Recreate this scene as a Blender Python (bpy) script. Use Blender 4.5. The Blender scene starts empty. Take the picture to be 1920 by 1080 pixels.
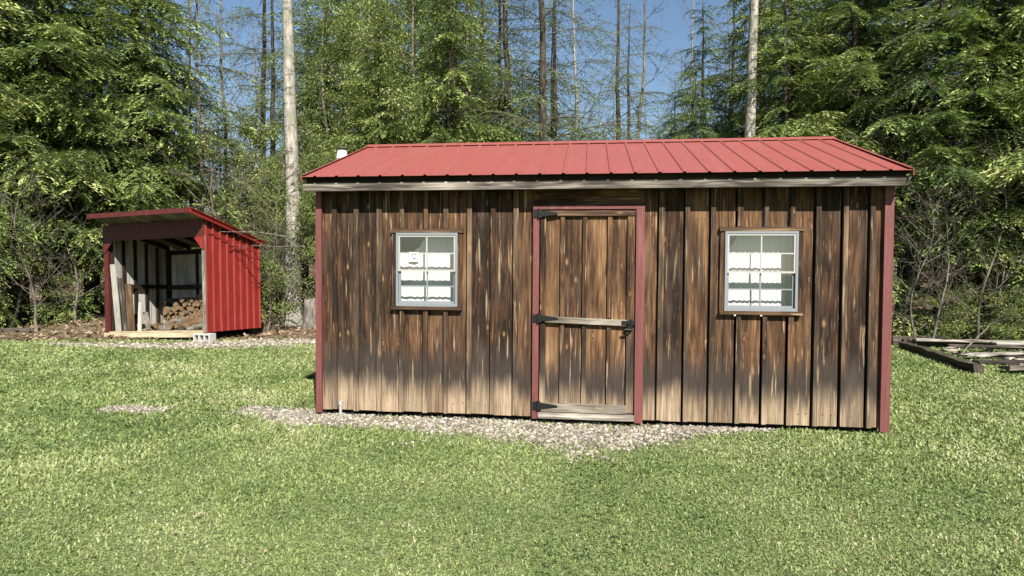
import bpy, math, random
import numpy as np
from mathutils import Vector, Matrix, Euler
rad = math.radians
sc = bpy.context.scene
COL = sc.collection

# ------------------------------------------------------------------ camera
F_PX, YAW, PITCH, ROLL = 1197.0, rad(6.991), rad(-1.585), rad(0.389)
CAM = Vector((2.7709, -6.2685, 1.5))
def cam_axes():
    cy, sy, cp, sp = math.cos(YAW), math.sin(YAW), math.cos(PITCH), math.sin(PITCH)
    f = Vector((-sy*cp, cy*cp, sp)); r = Vector((cy, sy, 0)); u = r.cross(f)
    cr, sr = math.cos(ROLL), math.sin(ROLL)
    return cr*r + sr*u, -sr*r + cr*u, f
_r, _u, _f = cam_axes()
cd = bpy.data.cameras.new('camera'); cam = bpy.data.objects.new('camera', cd); COL.objects.link(cam)
cd.sensor_width = 36; cd.lens = F_PX/1920*36; cd.clip_end = 2000; cd.clip_start = 0.05
m = Matrix.Identity(4)
for i in range(3):
    m[i][0] = _r[i]; m[i][1] = _u[i]; m[i][2] = -_f[i]; m[i][3] = CAM[i]
cam.matrix_world = m; sc.camera = cam

# ------------------------------------------------------------------ sky, sun, exposure
SUN_AZ, SUN_EL = rad(25), rad(43.5)       # azimuth measured from -Y towards +X
w = bpy.data.worlds.new('World'); sc.world = w; w.use_nodes = True
nt = w.node_tree; nt.nodes.clear()
o_ = nt.nodes.new('ShaderNodeOutputWorld'); b_ = nt.nodes.new('ShaderNodeBackground'); s_ = nt.nodes.new('ShaderNodeTexSky')
s_.sky_type = 'NISHITA'; s_.sun_disc = False; s_.sun_elevation = SUN_EL; s_.sun_rotation = math.pi - SUN_AZ
s_.dust_density = 0.2; s_.ozone_density = 3.5; s_.air_density = 1.25
b_.inputs['Strength'].default_value = 0.055
nt.links.new(s_.outputs[0], b_.inputs[0]); nt.links.new(b_.outputs[0], o_.inputs[0])
sd = bpy.data.lights.new('sun', 'SUN'); sd.energy = 5.0; sd.angle = rad(0.5); sd.color = (1, 0.95, 0.87)
sun = bpy.data.objects.new('sun', sd); COL.objects.link(sun)
sdir = Vector((math.sin(SUN_AZ)*math.cos(SUN_EL), -math.cos(SUN_AZ)*math.cos(SUN_EL), math.sin(SUN_EL)))
sun.rotation_euler = sdir.to_track_quat('Z', 'Y').to_euler()
sc.view_settings.view_transform = 'Standard'; sc.view_settings.look = 'None'
sc.view_settings.exposure = 1.15; sc.view_settings.gamma = 1
sc.cycles.max_bounces = 6; sc.cycles.transparent_max_bounces = 8
sc.cycles.caustics_reflective = False; sc.cycles.caustics_refractive = False

rng = np.random.default_rng(7)
random.seed(7)

# ------------------------------------------------------------------ node helper
class NT:
    def __init__(s, name):
        s.m = bpy.data.materials.new(name); s.m.use_nodes = True; s.t = s.m.node_tree; s.t.nodes.clear()
        s.out = s.t.nodes.new('ShaderNodeOutputMaterial')
    def n(s, typ, ins=None, **kw):
        x = s.t.nodes.new('ShaderNode'+typ)
        for k, v in kw.items(): setattr(x, k, v)
        for k, v in (ins or {}).items(): s.set(x, k, v)
        return x
    def set(s, x, k, v):
        i = x.inputs[k]
        if isinstance(v, bpy.types.NodeSocket): s.t.links.new(v, i)
        elif isinstance(v, bpy.types.Node): s.t.links.new(v.outputs[0], i)
        else: i.default_value = v
    def math(s, op, a, b=0.0, c=0.0, clamp=False):
        x = s.n('Math', {0: a, 1: b, 2: c}, operation=op); x.use_clamp = clamp; return x.outputs[0]
    def mix(s, f, a, b, mode='MIX'):
        x = s.n('Mix', data_type='RGBA', blend_type=mode); x.clamp_factor = True
        s.set(x, 0, f); s.set(x, 6, col(a)); s.set(x, 7, col(b)); return x.outputs[2]
    def ramp(s, f, pts):
        x = s.n('ValToRGB', {0: f}); e = x.color_ramp.elements
        while len(e) < len(pts): e.new(0.5)
        for q, (p, c) in zip(e, pts): q.position = p; q.color = col(c)
        return x.outputs[0]
    def smooth(s, v, a, b):
        x = s.n('MapRange', {0: v, 1: a, 2: b}, interpolation_type='SMOOTHSTEP'); return x.outputs[0]
    def noise(s, vec, scale=1.0, detail=3.0, rough=0.55, dist=0.0):
        return s.n('TexNoise', {'Vector': vec, 'Scale': scale, 'Detail': detail, 'Roughness': rough, 'Distortion': dist}).outputs[0]
    def attr(s, name, out='Fac'):
        return s.n('Attribute', attribute_name=name).outputs[out]
    def sep(s, v): return s.n('SeparateXYZ', {0: v}).outputs
    def comb(s, x=0., y=0., z=0.): return s.n('CombineXYZ', {0: x, 1: y, 2: z}).outputs[0]
    def bsdf(s, color, rough=0.8, bump=None, bstr=0.3, bdist=0.01, spec=0.3, metal=0.0):
        p = s.n('BsdfPrincipled'); s.set(p, 'Base Color', col(color)); s.set(p, 'Roughness', rough)
        p.inputs['Specular IOR Level'].default_value = spec; p.inputs['Metallic'].default_value = metal
        if bump is not None:
            b = s.n('Bump', {'Height': bump, 'Strength': bstr, 'Distance': bdist}); s.set(p, 'Normal', b.outputs[0])
        return p.outputs[0]
    def done(s, sh): s.set(s.out, 0, sh); return s.m
def col(c):
    return (*c, 1.0) if isinstance(c, (tuple, list)) and len(c) == 3 else c

def mat_wood(name, ramp, band=False, knots=0.6, rough=0.85, tint_var=0.35):
    """sawn boards: u across, v along the board (metres), a random number per board"""
    t = NT(name)
    uv = t.sep(t.n('UVMap').outputs[0]); r = t.attr('rnd')
    u = t.math('ADD', uv[0], t.math('MULTIPLY', r, 37.0)); v = t.math('ADD', uv[1], t.math('MULTIPLY', r, 91.0))
    # knots
    vo = t.n('TexVoronoi', {'Vector': t.comb(t.math('MULTIPLY', u, 11.0), t.math('MULTIPLY', v, 4.6)), 'Scale': 1.0, 'Randomness': 1.0}, voronoi_dimensions='2D')
    kd = vo.outputs['Distance']; kc = t.sep(vo.outputs['Color'])
    has = t.math('GREATER_THAN', kc[0], 1.0-knots*0.30)
    kg = t.math('MULTIPLY', has, t.math('POWER', 2.718, t.math('MULTIPLY', t.math('MULTIPLY', kd, kd), -22.0)))
    # contour grain
    base = t.noise(t.comb(t.math('MULTIPLY', u, 5.0), t.math('MULTIPLY', v, 0.55)), 1.0, 2.0, 0.5)
    n = t.math('ADD', base, t.math('MULTIPLY', kg, 0.13))
    rings = t.math('SINE', t.math('MULTIPLY', n, 70.0))
    rings = t.math('MULTIPLY_ADD', rings, 0.5, 0.5)
    fine = t.noise(t.comb(t.math('MULTIPLY', u, 110.0), t.math('MULTIPLY', v, 2.5)), 1.0, 3.0, 0.65)
    streak = t.noise(t.comb(t.math('MULTIPLY', u, 22.0), t.math('MULTIPLY', v, 1.1)), 1.0, 3.0, 0.6, 0.4)
    rings = t.math('MULTIPLY', rings, t.smooth(t.noise(t.comb(t.math('MULTIPLY', u, 6.0), t.math('MULTIPLY', v, 1.5), 3.0), 1.0, 2.0), 0.35, 0.65))
    blot = t.noise(t.comb(t.math('MULTIPLY', u, 4.0), t.math('MULTIPLY', v, 1.2), 11.0), 1.0, 3.0, 0.6)
    val = t.math('ADD', t.math('MULTIPLY', rings, 0.15), t.math('MULTIPLY_ADD', fine, 0.60, -0.12))
    val = t.math('ADD', val, t.math('MULTIPLY_ADD', streak, 0.65, -0.14))
    val = t.math('ADD', val, t.math('MULTIPLY_ADD', blot, 0.7, -0.28))
    val = t.math('ADD', val, t.math('MULTIPLY', t.math('SUBTRACT', r, 0.5), tint_var*0.75))
    val = t.math('SUBTRACT', val, 0.08)
    c = t.ramp(val, ramp)
    # golden flames round knots, dark heart
    flame = t.noise(t.comb(t.math('MULTIPLY', u, 40.0), t.math('MULTIPLY', v, 6.0)), 1.0, 2.0, 0.6)
    kq = t.math('MULTIPLY_ADD', kc[1], -190.0, -35.0)
    kd2 = t.math('ADD', kd, t.math('MULTIPLY_ADD', flame, 0.16, -0.08))
    k2 = t.math('MULTIPLY', has, t.math('POWER', 2.718, t.math('MULTIPLY', t.math('MULTIPLY', kd2, kd2), kq)))
    halo = t.math('MULTIPLY', t.math('MULTIPLY', k2, t.smooth(flame, 0.36, 0.56)), 0.9)
    c = t.mix(halo, c, (0.46, 0.28, 0.13))
    fl = t.smooth(t.noise(t.comb(t.math('MULTIPLY', u, 75.0), t.math('MULTIPLY', v, 4.2), 7.0), 1.0, 3.0, 0.6), 0.61, 0.69)
    if band: c = t.mix(t.math('MULTIPLY', fl, 0.35), c, (0.36, 0.225, 0.115))
    heart = t.math('MULTIPLY', has, t.math('SUBTRACT', 1.0, t.smooth(kd, 0.02, 0.06)))
    c = t.mix(t.math('MULTIPLY', heart, 0.85), c, (0.045, 0.016, 0.008))
    if band:
        pz = t.sep(t.n('NewGeometry').outputs['Position'])[2]
        edge = t.noise(t.comb(t.math('MULTIPLY', u, 13.0), t.math('MULTIPLY', v, 1.6)), 1.0, 4.0, 0.6)
        z2 = t.math('ADD', pz, t.math('MULTIPLY', t.math('SUBTRACT', edge, 0.5), 0.30))
        z2 = t.math('ADD', z2, t.math('MULTIPLY', t.math('SUBTRACT', r, 0.5), 0.16))
        g = t.math('MULTIPLY', t.smooth(z2, 0.16, 0.36), t.math('SUBTRACT', 1.0, t.smooth(z2, 0.46, 0.80)))
        c = t.mix(t.math('MULTIPLY', g, 0.95), c, t.mix(fine, (0.014, 0.011, 0.010), (0.060, 0.046, 0.036)))
        low = t.math('SUBTRACT', 1.0, t.smooth(z2, 0.14, 0.44))
        pale = t.mix(t.smooth(t.math('ADD', t.math('MULTIPLY', fine, .6), t.math('MULTIPLY', streak, .4)), 0.34, 0.64), (0.13, 0.088, 0.055), (0.44, 0.335, 0.225))
        lowr = t.math('MULTIPLY_ADD', t.math('FRACT', t.math('MULTIPLY', r, 13.7)), 0.5, 0.42)
        c = t.mix(t.math('MULTIPLY', low, lowr), c, pale)
        # grey weathering high on some boards
        gr = t.smooth(t.noise(t.comb(t.math('MULTIPLY', u, 9.0), t.math('MULTIPLY', v, 1.3), 5.0), 1.0, 3.0), 0.50, 0.72)
        c = t.mix(t.math('MULTIPLY', gr, 0.35), c, (0.085, 0.066, 0.052))
        bl = t.smooth(t.noise(t.comb(t.math('MULTIPLY', u, 34.0), t.math('MULTIPLY', v, 1.6), 9.0), 1.0, 3.0), 0.60, 0.70)
        c = t.mix(t.math('MULTIPLY', bl, 0.6), c, (0.40, 0.29, 0.18))
    h = t.math('ADD', t.math('MULTIPLY', fine, 0.7), t.math('MULTIPLY', rings, 0.3))
    return t.done(t.bsdf(c, rough, h, 0.6, 0.004, 0.2))

def mat_paint(name, c, rough=0.55, var=0.25, dirt=(0.05, 0.03, 0.02), dirtamt=0.3, scale=6.0, spec=0.4, bump=0.15):
    t = NT(name)
    p = t.n('TexCoord').outputs['Object']
    n = t.noise(p, scale, 4.0); n2 = t.noise(p, scale*9, 3.0)
    cc = t.mix(t.math('MULTIPLY', n, var*2), c, tuple(min(1, x*0.6) for x in c))
    d = t.smooth(t.math('ADD', t.math('MULTIPLY', n, 0.5), t.math('MULTIPLY', n2, 0.5)), 0.55, 0.72)
    cc = t.mix(t.math('MULTIPLY', d, dirtamt), cc, dirt)
    g2 = t.sep(p); vs = t.noise(t.comb(t.math('MULTIPLY', g2[0], 30.0), t.math('MULTIPLY', g2[1], 30.0), t.math('MULTIPLY', g2[2], 1.5)), 1.0, 4.0, 0.7)
    cc = t.mix(t.math('MULTIPLY', t.smooth(vs, 0.50, 0.72), 0.45), cc, tuple(min(1, x*1.5+.03) for x in c))
    cc = t.mix(t.math('MULTIPLY', t.smooth(vs, 0.48, 0.30), 0.5), cc, tuple(x*0.45 for x in c))
    ch = t.smooth(t.noise(p, 70.0, 2.0, 0.6), 0.66, 0.70)
    cc = t.mix(t.math('MULTIPLY', ch, 0.7), cc, (0.20, 0.15, 0.12))
    return t.done(t.bsdf(cc, rough, n2, bump, 0.004, spec))

def mat_roof():
    t = NT('roof_red_metal')
    p = t.n('TexCoord').outputs['Object']
    s = t.sep(p)
    n = t.noise(p, 1.3, 4.0); sp = t.noise(p, 55.0, 2.0, 0.7)
    run = t.noise(t.comb(t.math('MULTIPLY', s[0], 14.0), t.math('MULTIPLY', s[1], 1.2), 0.), 1.0, 3.0)
    c = t.mix(n, (0.275, 0.068, 0.054), (0.22, 0.056, 0.046))
    c = t.mix(t.math('MULTIPLY', t.smooth(run, 0.45, 0.75), 0.35), c, (0.28, 0.10, 0.08))
    c = t.mix(t.math('MULTIPLY', t.smooth(sp, 0.62, 0.68), 0.65), c, (0.12, 0.04, 0.03))
    st = t.smooth(t.noise(t.comb(t.math('MULTIPLY', s[0], 30.0), t.math('MULTIPLY', s[1], 2.0), 4.), 1.0, 4.0, 0.7), 0.55, 0.72)
    c = t.mix(t.math('MULTIPLY', st, 0.4), c, (0.22, 0.085, 0.07))
    return t.done(t.bsdf(c, t.math('MULTIPLY_ADD', n, 0.25, 0.32), n, 0.08, 0.01, 0.5))

def mat_bark(name, a, b, moss=None, scale=1.0, birch=False):
    t = NT(name)
    p = t.n('TexCoord').outputs['Object']; s = t.sep(p); r = t.n('ObjectInfo').outputs['Random']
    off = t.math('MULTIPLY', r, 31.0)
    q = t.comb(t.math('ADD', s[0], off), s[1], t.math('MULTIPLY', s[2], 0.22))
    n = t.noise(q, 16*scale, 4.0, 0.65); n2 = t.noise(p, 2.3, 3.0); n3 = t.noise(t.comb(s[0], s[1], t.math('MULTIPLY', s[2], 3.0)), 3.0, 3.0, 0.7)
    c = t.mix(t.smooth(n, 0.32, 0.68), a, b)
    if birch:
        c = t.mix(t.math('MULTIPLY', t.smooth(n3, 0.55, 0.66), 0.8), c, (0.06, 0.055, 0.05))
        c = t.mix(t.math('MULTIPLY', t.smooth(n2, 0.5, 0.7), 0.6), c, (0.16, 0.15, 0.13))
    if moss: c = t.mix(t.math('MULTIPLY', t.smooth(n2, 0.48, 0.68), 0.6), c, moss)
    return t.done(t.bsdf(c, 0.95, n, 0.9, 0.02, 0.1))

def mat_leaf(name, ramp, trans=0.22, tr_col=(0.30, 0.40, 0.06), rough=0.5):
    t = NT(name)
    r = t.attr('rnd'); p = t.n('TexCoord').outputs['Object']; o = t.n('ObjectInfo').outputs['Random']
    n = t.noise(p, 0.7, 2.0)
    v = t.math('ADD', t.math('MULTIPLY', t.math('POWER', r, 1.2), 0.82), t.math('MULTIPLY_ADD', n, 0.8, -0.28))
    v = t.math('ADD', v, t.math('MULTIPLY_ADD', o, 0.2, -0.1))
    c = t.ramp(v, ramp)
    g = t.n('BsdfPrincipled'); t.set(g, 'Base Color', c); g.inputs['Roughness'].default_value = rough; g.inputs['Specular IOR Level'].default_value = 0.15 if 'grass' in name else 0.35
    tr = t.n('BsdfTranslucent'); t.set(tr, 'Color', t.mix(0.5, c, tr_col, 'MIX'))
    mx = t.n('MixShader', {0: trans, 1: g.outputs[0], 2: tr.outputs[0]})
    return t.done(mx.outputs[0])

def mat_flat(name, c, rough=0.6, metal=0.0, spec=0.4):
    t = NT(name); p = t.n('TexCoord').outputs['Object']
    n = t.noise(p, 25.0, 3.0)
    return t.done(t.bsdf(t.mix(t.math('MULTIPLY', n, 0.5), c, tuple(x*0.7 for x in c)), rough, n, 0.1, 0.003, spec, metal))

M = {}
M['wall'] = mat_wood('weathered_stained_pine', [(0.20, (0.013, 0.008, 0.005)), (0.38, (0.050, 0.025, 0.013)), (0.54, (0.113, 0.059, 0.028)), (0.70, (0.206, 0.116, 0.054)), (0.88, (0.353, 0.227, 0.122))], band=True)
M['batten'] = mat_wood('paler_worn_batten_pine', [(0.22, (0.024, 0.016, 0.011)), (0.42, (0.080, 0.050, 0.030)), (0.58, (0.160, 0.104, 0.064)), (0.74, (0.272, 0.192, 0.120)), (0.90, (0.416, 0.320, 0.216))], band=True)
M['trimwood'] = mat_wood('dark_window_casing_wood', [(0.2, (0.02, 0.013, 0.01)), (0.5, (0.085, 0.05, 0.03)), (0.8, (0.26, 0.17, 0.10))], knots=0.3)
M['grey'] = mat_wood('bleached_grey_board', [(0.25, (0.043, 0.035, 0.029)), (0.5, (0.203, 0.176, 0.144)), (0.8, (0.555, 0.501, 0.426))], knots=0.2)
M['rail'] = mat_wood('bleached_door_rail', [(0.25, (0.07, 0.058, 0.045)), (0.5, (0.24, 0.21, 0.165)), (0.8, (0.46, 0.41, 0.34))], knots=0.3)
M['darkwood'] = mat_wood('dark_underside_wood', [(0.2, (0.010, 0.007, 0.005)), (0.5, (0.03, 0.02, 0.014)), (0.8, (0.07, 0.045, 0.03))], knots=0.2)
M['deck'] = mat_wood('pale_deck_beam_wood', [(0.2, (0.187, 0.145, 0.085)), (0.5, (0.408, 0.340, 0.221)), (0.8, (0.595, 0.527, 0.374))], knots=0.3)
M['split'] = mat_wood('fresh_split_wood', [(0.2, (0.054, 0.031, 0.017)), (0.5, (0.147, 0.093, 0.049)), (0.8, (0.284, 0.201, 0.112))], knots=0.1)
M['white_board'] = mat_wood('whitewashed_board', [(0.2, (0.208, 0.192, 0.160)), (0.5, (0.416, 0.400, 0.352)), (0.8, (0.576, 0.560, 0.512))], knots=0.1)
M['oldtimber'] = mat_wood('rotting_timber', [(0.2, (0.018, 0.015, 0.012)), (0.5, (0.070, 0.057, 0.044)), (0.8, (0.211, 0.185, 0.150))], knots=0.2)
M['redtrim'] = mat_paint('faded_red_trim_paint', (0.143, 0.041, 0.037), 0.65, 0.25, (0.082, 0.041, 0.033), 0.45)
M['redshed'] = mat_paint('red_barn_board_paint', (0.224, 0.018, 0.014), 0.5, 0.35, (0.080, 0.012, 0.010), 0.5, 2.5)
M['roof'] = mat_roof()
M['maroon_and_shade'] = mat_paint('maroon_paint_and_painted_shade', (0.077, 0.011, 0.009), 0.6, 0.3)  # fascia and header: shade painted into the colour; left post is brown-red itself
M['redlight'] = mat_paint('worn_light_red_paint', (0.315, 0.045, 0.038), 0.5, 0.3)
M['alu'] = mat_flat('grey_aluminium_frame', (0.200, 0.216, 0.228), 0.45)
M['alulight'] = mat_flat('pale_aluminium_frame', (0.368, 0.368, 0.336), 0.5)
M['iron'] = mat_flat('black_iron', (0.012, 0.012, 0.013), 0.5, 0.3)
M['white'] = mat_flat('white_enamel', (0.78, 0.78, 0.76), 0.4)
M['block'] = mat_flat('grey_concrete', (0.440, 0.432, 0.400), 0.9)
M['bluedot'] = mat_flat('blue_ink', (0.12, 0.16, 0.35), 0.7)
M['bark_dark'] = mat_bark('dark_hemlock_bark', (0.018, 0.014, 0.011), (0.085, 0.07, 0.055))
M['bark_grey'] = mat_bark('grey_maple_bark', (0.075, 0.066, 0.054), (0.210, 0.188, 0.158), (0.075, 0.083, 0.053))
M['bark_pale'] = mat_bark('pale_mottled_bark', (0.176, 0.155, 0.128), (0.392, 0.365, 0.311), (0.203, 0.216, 0.149), 1.0, True)
M['twig'] = mat_bark('dead_twig_bark', (0.056, 0.048, 0.038), (0.192, 0.168, 0.136))
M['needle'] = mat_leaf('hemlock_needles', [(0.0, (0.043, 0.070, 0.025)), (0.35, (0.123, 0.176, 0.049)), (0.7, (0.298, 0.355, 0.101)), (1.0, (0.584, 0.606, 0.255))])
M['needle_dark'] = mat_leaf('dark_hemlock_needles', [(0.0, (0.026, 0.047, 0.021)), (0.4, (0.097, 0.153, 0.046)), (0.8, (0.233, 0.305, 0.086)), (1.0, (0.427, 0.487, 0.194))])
M['leaf'] = mat_leaf('young_yellow_green_leaves', [(0.0, (0.036, 0.059, 0.020)), (0.4, (0.118, 0.161, 0.047)), (0.75, (0.259, 0.298, 0.086)), (1.0, (0.471, 0.471, 0.196))], 0.3, (0.315, 0.393, 0.047))
M['grass'] = mat_leaf('lawn_grass_blades', [(0.0, (0.052, 0.086, 0.034)), (0.35, (0.160, 0.218, 0.070)), (0.65, (0.295, 0.340, 0.132)), (0.86, (0.350, 0.385, 0.175)), (1.0, (0.50, 0.46, 0.32))], 0.3, (0.215, 0.301, 0.060))
M['litter'] = mat_leaf('brown_leaf_litter', [(0.0, (0.051, 0.030, 0.017)), (0.4, (0.145, 0.093, 0.055)), (0.7, (0.255, 0.178, 0.111)), (1.0, (0.408, 0.323, 0.230))], 0.1, (0.255, 0.170, 0.085), 0.7)

def mat_stone():
    t = NT('crushed_gravel'); r = t.attr('rnd')
    c = t.ramp(r, [(0.0, (0.071, 0.060, 0.048)), (0.3, (0.179, 0.155, 0.125)), (0.6, (0.297, 0.268, 0.220)), (0.8, (0.250, 0.196, 0.155)), (1.0, (0.499, 0.464, 0.392))])
    return t.done(t.bsdf(c, 0.85))
M['stone'] = mat_stone()

def mat_ground():
    t = NT('ground_soil_and_turf')
    p = t.n('TexCoord').outputs['Object']
    g = t.attr('gravel'); f = t.attr('forest')
    n1 = t.noise(p, 0.9, 4.0); n2 = t.noise(p, 9.0, 4.0, 0.65); n3 = t.noise(p, 60.0, 3.0, 0.7); n4 = t.noise(p, 3.0, 3.0)
    turf = t.mix(t.smooth(n3, 0.3, 0.7), (0.05, 0.07, 0.026), (0.20, 0.235, 0.09))
    turf = t.mix(t.math('MULTIPLY', t.smooth(n2, 0.5, 0.75), 0.5), turf, (0.24, 0.20, 0.13))
    vo = t.n('TexVoronoi', {'Vector': p, 'Scale': 42.0})
    stone = t.mix(t.sep(vo.outputs['Color'])[0], (0.16, 0.14, 0.112), (0.33, 0.295, 0.245))
    stone = t.mix(t.smooth(vo.outputs['Distance'], 0.3, 0.75), stone, (0.12, 0.095, 0.07))
    floor = t.ramp(n3, [(0.25, (0.045, 0.03, 0.02)), (0.5, (0.14, 0.10, 0.065)), (0.75, (0.30, 0.23, 0.16))])
    floor = t.mix(t.math('MULTIPLY', t.smooth(n1, 0.45, 0.65), 0.4), floor, (0.09, 0.10, 0.04))
    gm = t.smooth(t.math('ADD', g, t.math('MULTIPLY', t.math('SUBTRACT', n2, 0.5), 1.1)), 0.30, 0.85)
    fm = t.smooth(t.math('ADD', f, t.math('MULTIPLY', t.math('SUBTRACT', n4, 0.5), 0.8)), 0.35, 0.65)
    c = t.mix(fm, turf, floor); c = t.mix(gm, c, stone)
    return t.done(t.bsdf(c, 0.95, t.math('ADD', n3, vo.outputs['Distance']), 0.7, 0.02, 0.1))
M['ground'] = mat_ground()

def mat_glass():
    t = NT('window_glass')
    g_ = t.n('NewGeometry'); dt = t.n('VectorMath', {0: g_.outputs['Normal'], 1: g_.outputs['Incoming']}, operation='DOT_PRODUCT').outputs['Value']
    fr = t.math('MULTIPLY_ADD', t.math('POWER', t.math('SUBTRACT', 1.0, t.math('ABSOLUTE', dt), clamp=True), 5.0), 0.9, 0.04)
    tr = t.n('BsdfTransparent', {'Color': (0.97, 0.97, 0.97, 1)}); gl = t.n('BsdfGlossy', {'Color': (1, 1, 1, 1), 'Roughness': 0.02})
    mx = t.n('MixShader', {0: t.math('ADD', fr, 0.04), 1: tr.outputs[0], 2: gl.outputs[0]})
    return t.done(mx.outputs[0])
M['glass'] = mat_glass()
def mat_cloth():
    t = NT('white_curtain_cloth'); n = t.noise(t.n('TexCoord').outputs['Object'], 40.0, 3.0)
    c = t.mix(n, (0.90, 0.90, 0.90), (0.80, 0.80, 0.80))
    d = t.n('BsdfDiffuse', {'Color': c}); tr = t.n('BsdfTranslucent', {'Color': c})
    return t.done(t.n('MixShader', {0: 0.25, 1: d.outputs[0], 2: tr.outputs[0]}).outputs[0])
M['cloth'] = mat_cloth()

# ------------------------------------------------------------------ object helpers
def link(o, parent=None):
    COL.objects.link(o)
    if parent is not None: o.parent = parent
    return o
def tag(o, label=None, cat=None, group=None, kind=None):
    if label: o['label'] = label
    if cat: o['category'] = cat
    if group: o['group'] = group
    if kind: o['kind'] = kind
    return o
def thing(name, label, cat, loc=(0, 0, 0), rotz=0, group=None, mat=None):
    o = bpy.data.objects.new(name, None); link(o); o.empty_display_size = 0.2
    if mat is not None: o.matrix_world = mat
    else: o.location = loc; o.rotation_euler = (0, 0, rotz)
    return tag(o, label, cat, group)
def copy_tree(o):
    r = o.copy(); link(r)
    for ch in list(o.children):
        c = ch.copy(); link(c); c.parent = r
    return r

def mesh_np(name, V, faces, mats, rnd=None, smooth=False, uv=None):
    """faces: list of (int array Nxk, material index)"""
    me = bpy.data.meshes.new(name)
    V = np.asarray(V, np.float32)
    me.vertices.add(len(V)); me.vertices.foreach_set('co', V.ravel())
    li = np.concatenate([f.ravel() for f, _ in faces]).astype(np.int32)
    cnt = np.concatenate([np.full(len(f), f.shape[1]) for f, _ in faces]).astype(np.int32)
    mi = np.concatenate([np.full(len(f), k) for f, k in faces]).astype(np.int32)
    st = np.concatenate([[0], np.cumsum(cnt)[:-1]]).astype(np.int32)
    me.loops.add(len(li)); me.loops.foreach_set('vertex_index', li)
    me.polygons.add(len(cnt)); me.polygons.foreach_set('loop_start', st)
    me.polygons.foreach_set('loop_total', cnt)
    me.polygons.foreach_set('material_index', mi)
    if smooth: me.polygons.foreach_set('use_smooth', np.ones(len(cnt), bool))
    for m_ in mats: me.materials.append(m_)
    if rnd is not None:
        a = me.attributes.new('rnd', 'FLOAT', 'FACE'); a.data.foreach_set('value', np.asarray(rnd, np.float32))
    me.update(calc_edges=True)
    return me
def obj_np(name, me, parent=None):
    return link(bpy.data.objects.new(name, me), parent)

class MB:
    """collects boards and shapes with UVs in metres (v along the grain) and one random number per piece"""
    def __init__(s): s.v = []; s.f = []; s.uv = []; s.r = []; s.mi = []
    def poly(s, pts, uvs=None, r=0.5, mi=0):
        b = len(s.v); s.v += [tuple(p) for p in pts]; s.f.append(tuple(range(b, b+len(pts))))
        s.uv.append(uvs or [(0, 0)]*len(pts)); s.r.append(r); s.mi.append(mi)
    def box(s, a, b, axis=None, r=None, mat=None, mi=0, wob=0.0):
        a = [min(x, y) for x, y in zip(a, b)][:] if False else [min(a[i], b[i]) for i in range(3)], [max(a[i], b[i]) for i in range(3)]
        lo, hi = a; d = [hi[i]-lo[i] for i in range(3)]
        if axis is None: axis = max(range(3), key=lambda i: d[i])
        if r is None: r = random.random()
        c = [[lo[0], lo[1], lo[2]], [hi[0], lo[1], lo[2]], [hi[0], hi[1], lo[2]], [lo[0], hi[1], lo[2]],
             [lo[0], lo[1], hi[2]], [hi[0], lo[1], hi[2]], [hi[0], hi[1], hi[2]], [lo[0], hi[1], hi[2]]]
        if wob:
            c = [[q+random.uniform(-wob, wob) for q in p] for p in c]
        oth = [i for i in range(3) if i != axis]
        for q in ((0, 3, 2, 1), (4, 5, 6, 7), (0, 1, 5, 4), (1, 2, 6, 5), (2, 3, 7, 6), (3, 0, 4, 7)):
            P = [c[i] for i in q]
            ext = [max(p[i] for p in P)-min(p[i] for p in P) for i in range(3)]
            ua = max(oth, key=lambda i: ext[i])
            uv = [(p[ua]-lo[ua], p[axis]) for p in P]
            if ext[axis] < max(1e-4, wob*3): uv = [(p[oth[0]], p[oth[1]]) for p in P]
            PP = [mat @ Vector(p) for p in P] if mat is not None else P
            s.poly(PP, uv, r, mi)
        return s
    def cyl(s, p0, p1, r0, r1=None, n=12, r=None, mi=0, caps=True):
        p0, p1 = Vector(p0), Vector(p1); r1 = r0 if r1 is None else r1
        r = random.random() if r is None else r
        ax = (p1-p0); L = ax.length; ax = ax.normalized()
        e = ax.orthogonal().normalized(); g = ax.cross(e)
        A = [p0+(e*math.cos(k*2*math.pi/n)+g*math.sin(k*2*math.pi/n))*r0 for k in range(n)]
        B = [p1+(e*math.cos(k*2*math.pi/n)+g*math.sin(k*2*math.pi/n))*r1 for k in range(n)]
        for k in range(n):
            j = (k+1) % n; w0 = k*2*math.pi/n*r0; w1 = (k+1)*2*math.pi/n*r0
            s.poly([A[k], A[j], B[j], B[k]], [(w0, 0), (w1, 0), (w1, L), (w0, L)], r, mi)
        if caps:
            s.poly(A[::-1], [(0, 0)]*n, r, mi); s.poly(B, [(0, 0)]*n, r, mi)
        return s
    def build(s, name, mats, parent=None, smooth=False, bevel=0.0):
        mats = mats if isinstance(mats, (list, tuple)) else [mats]
        me = bpy.data.meshes.new(name); me.from_pydata(s.v, [], s.f)
        for m_ in mats: me.materials.append(m_)
        u = me.uv_layers.new(name='UVMap'); u.data.foreach_set('uv', [x for f in s.uv for p in f for x in p])
        a = me.attributes.new('rnd', 'FLOAT', 'FACE'); a.data.foreach_set('value', s.r)
        me.polygons.foreach_set('material_index', s.mi)
        if smooth: me.polygons.foreach_set('use_smooth', [True]*len(s.f))
        o = link(bpy.data.objects.new(name, me), parent)
        if bevel:
            b = o.modifiers.new('bevel', 'BEVEL'); b.width = bevel; b.segments = 1; b.limit_method = 'ANGLE'
        return o

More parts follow.
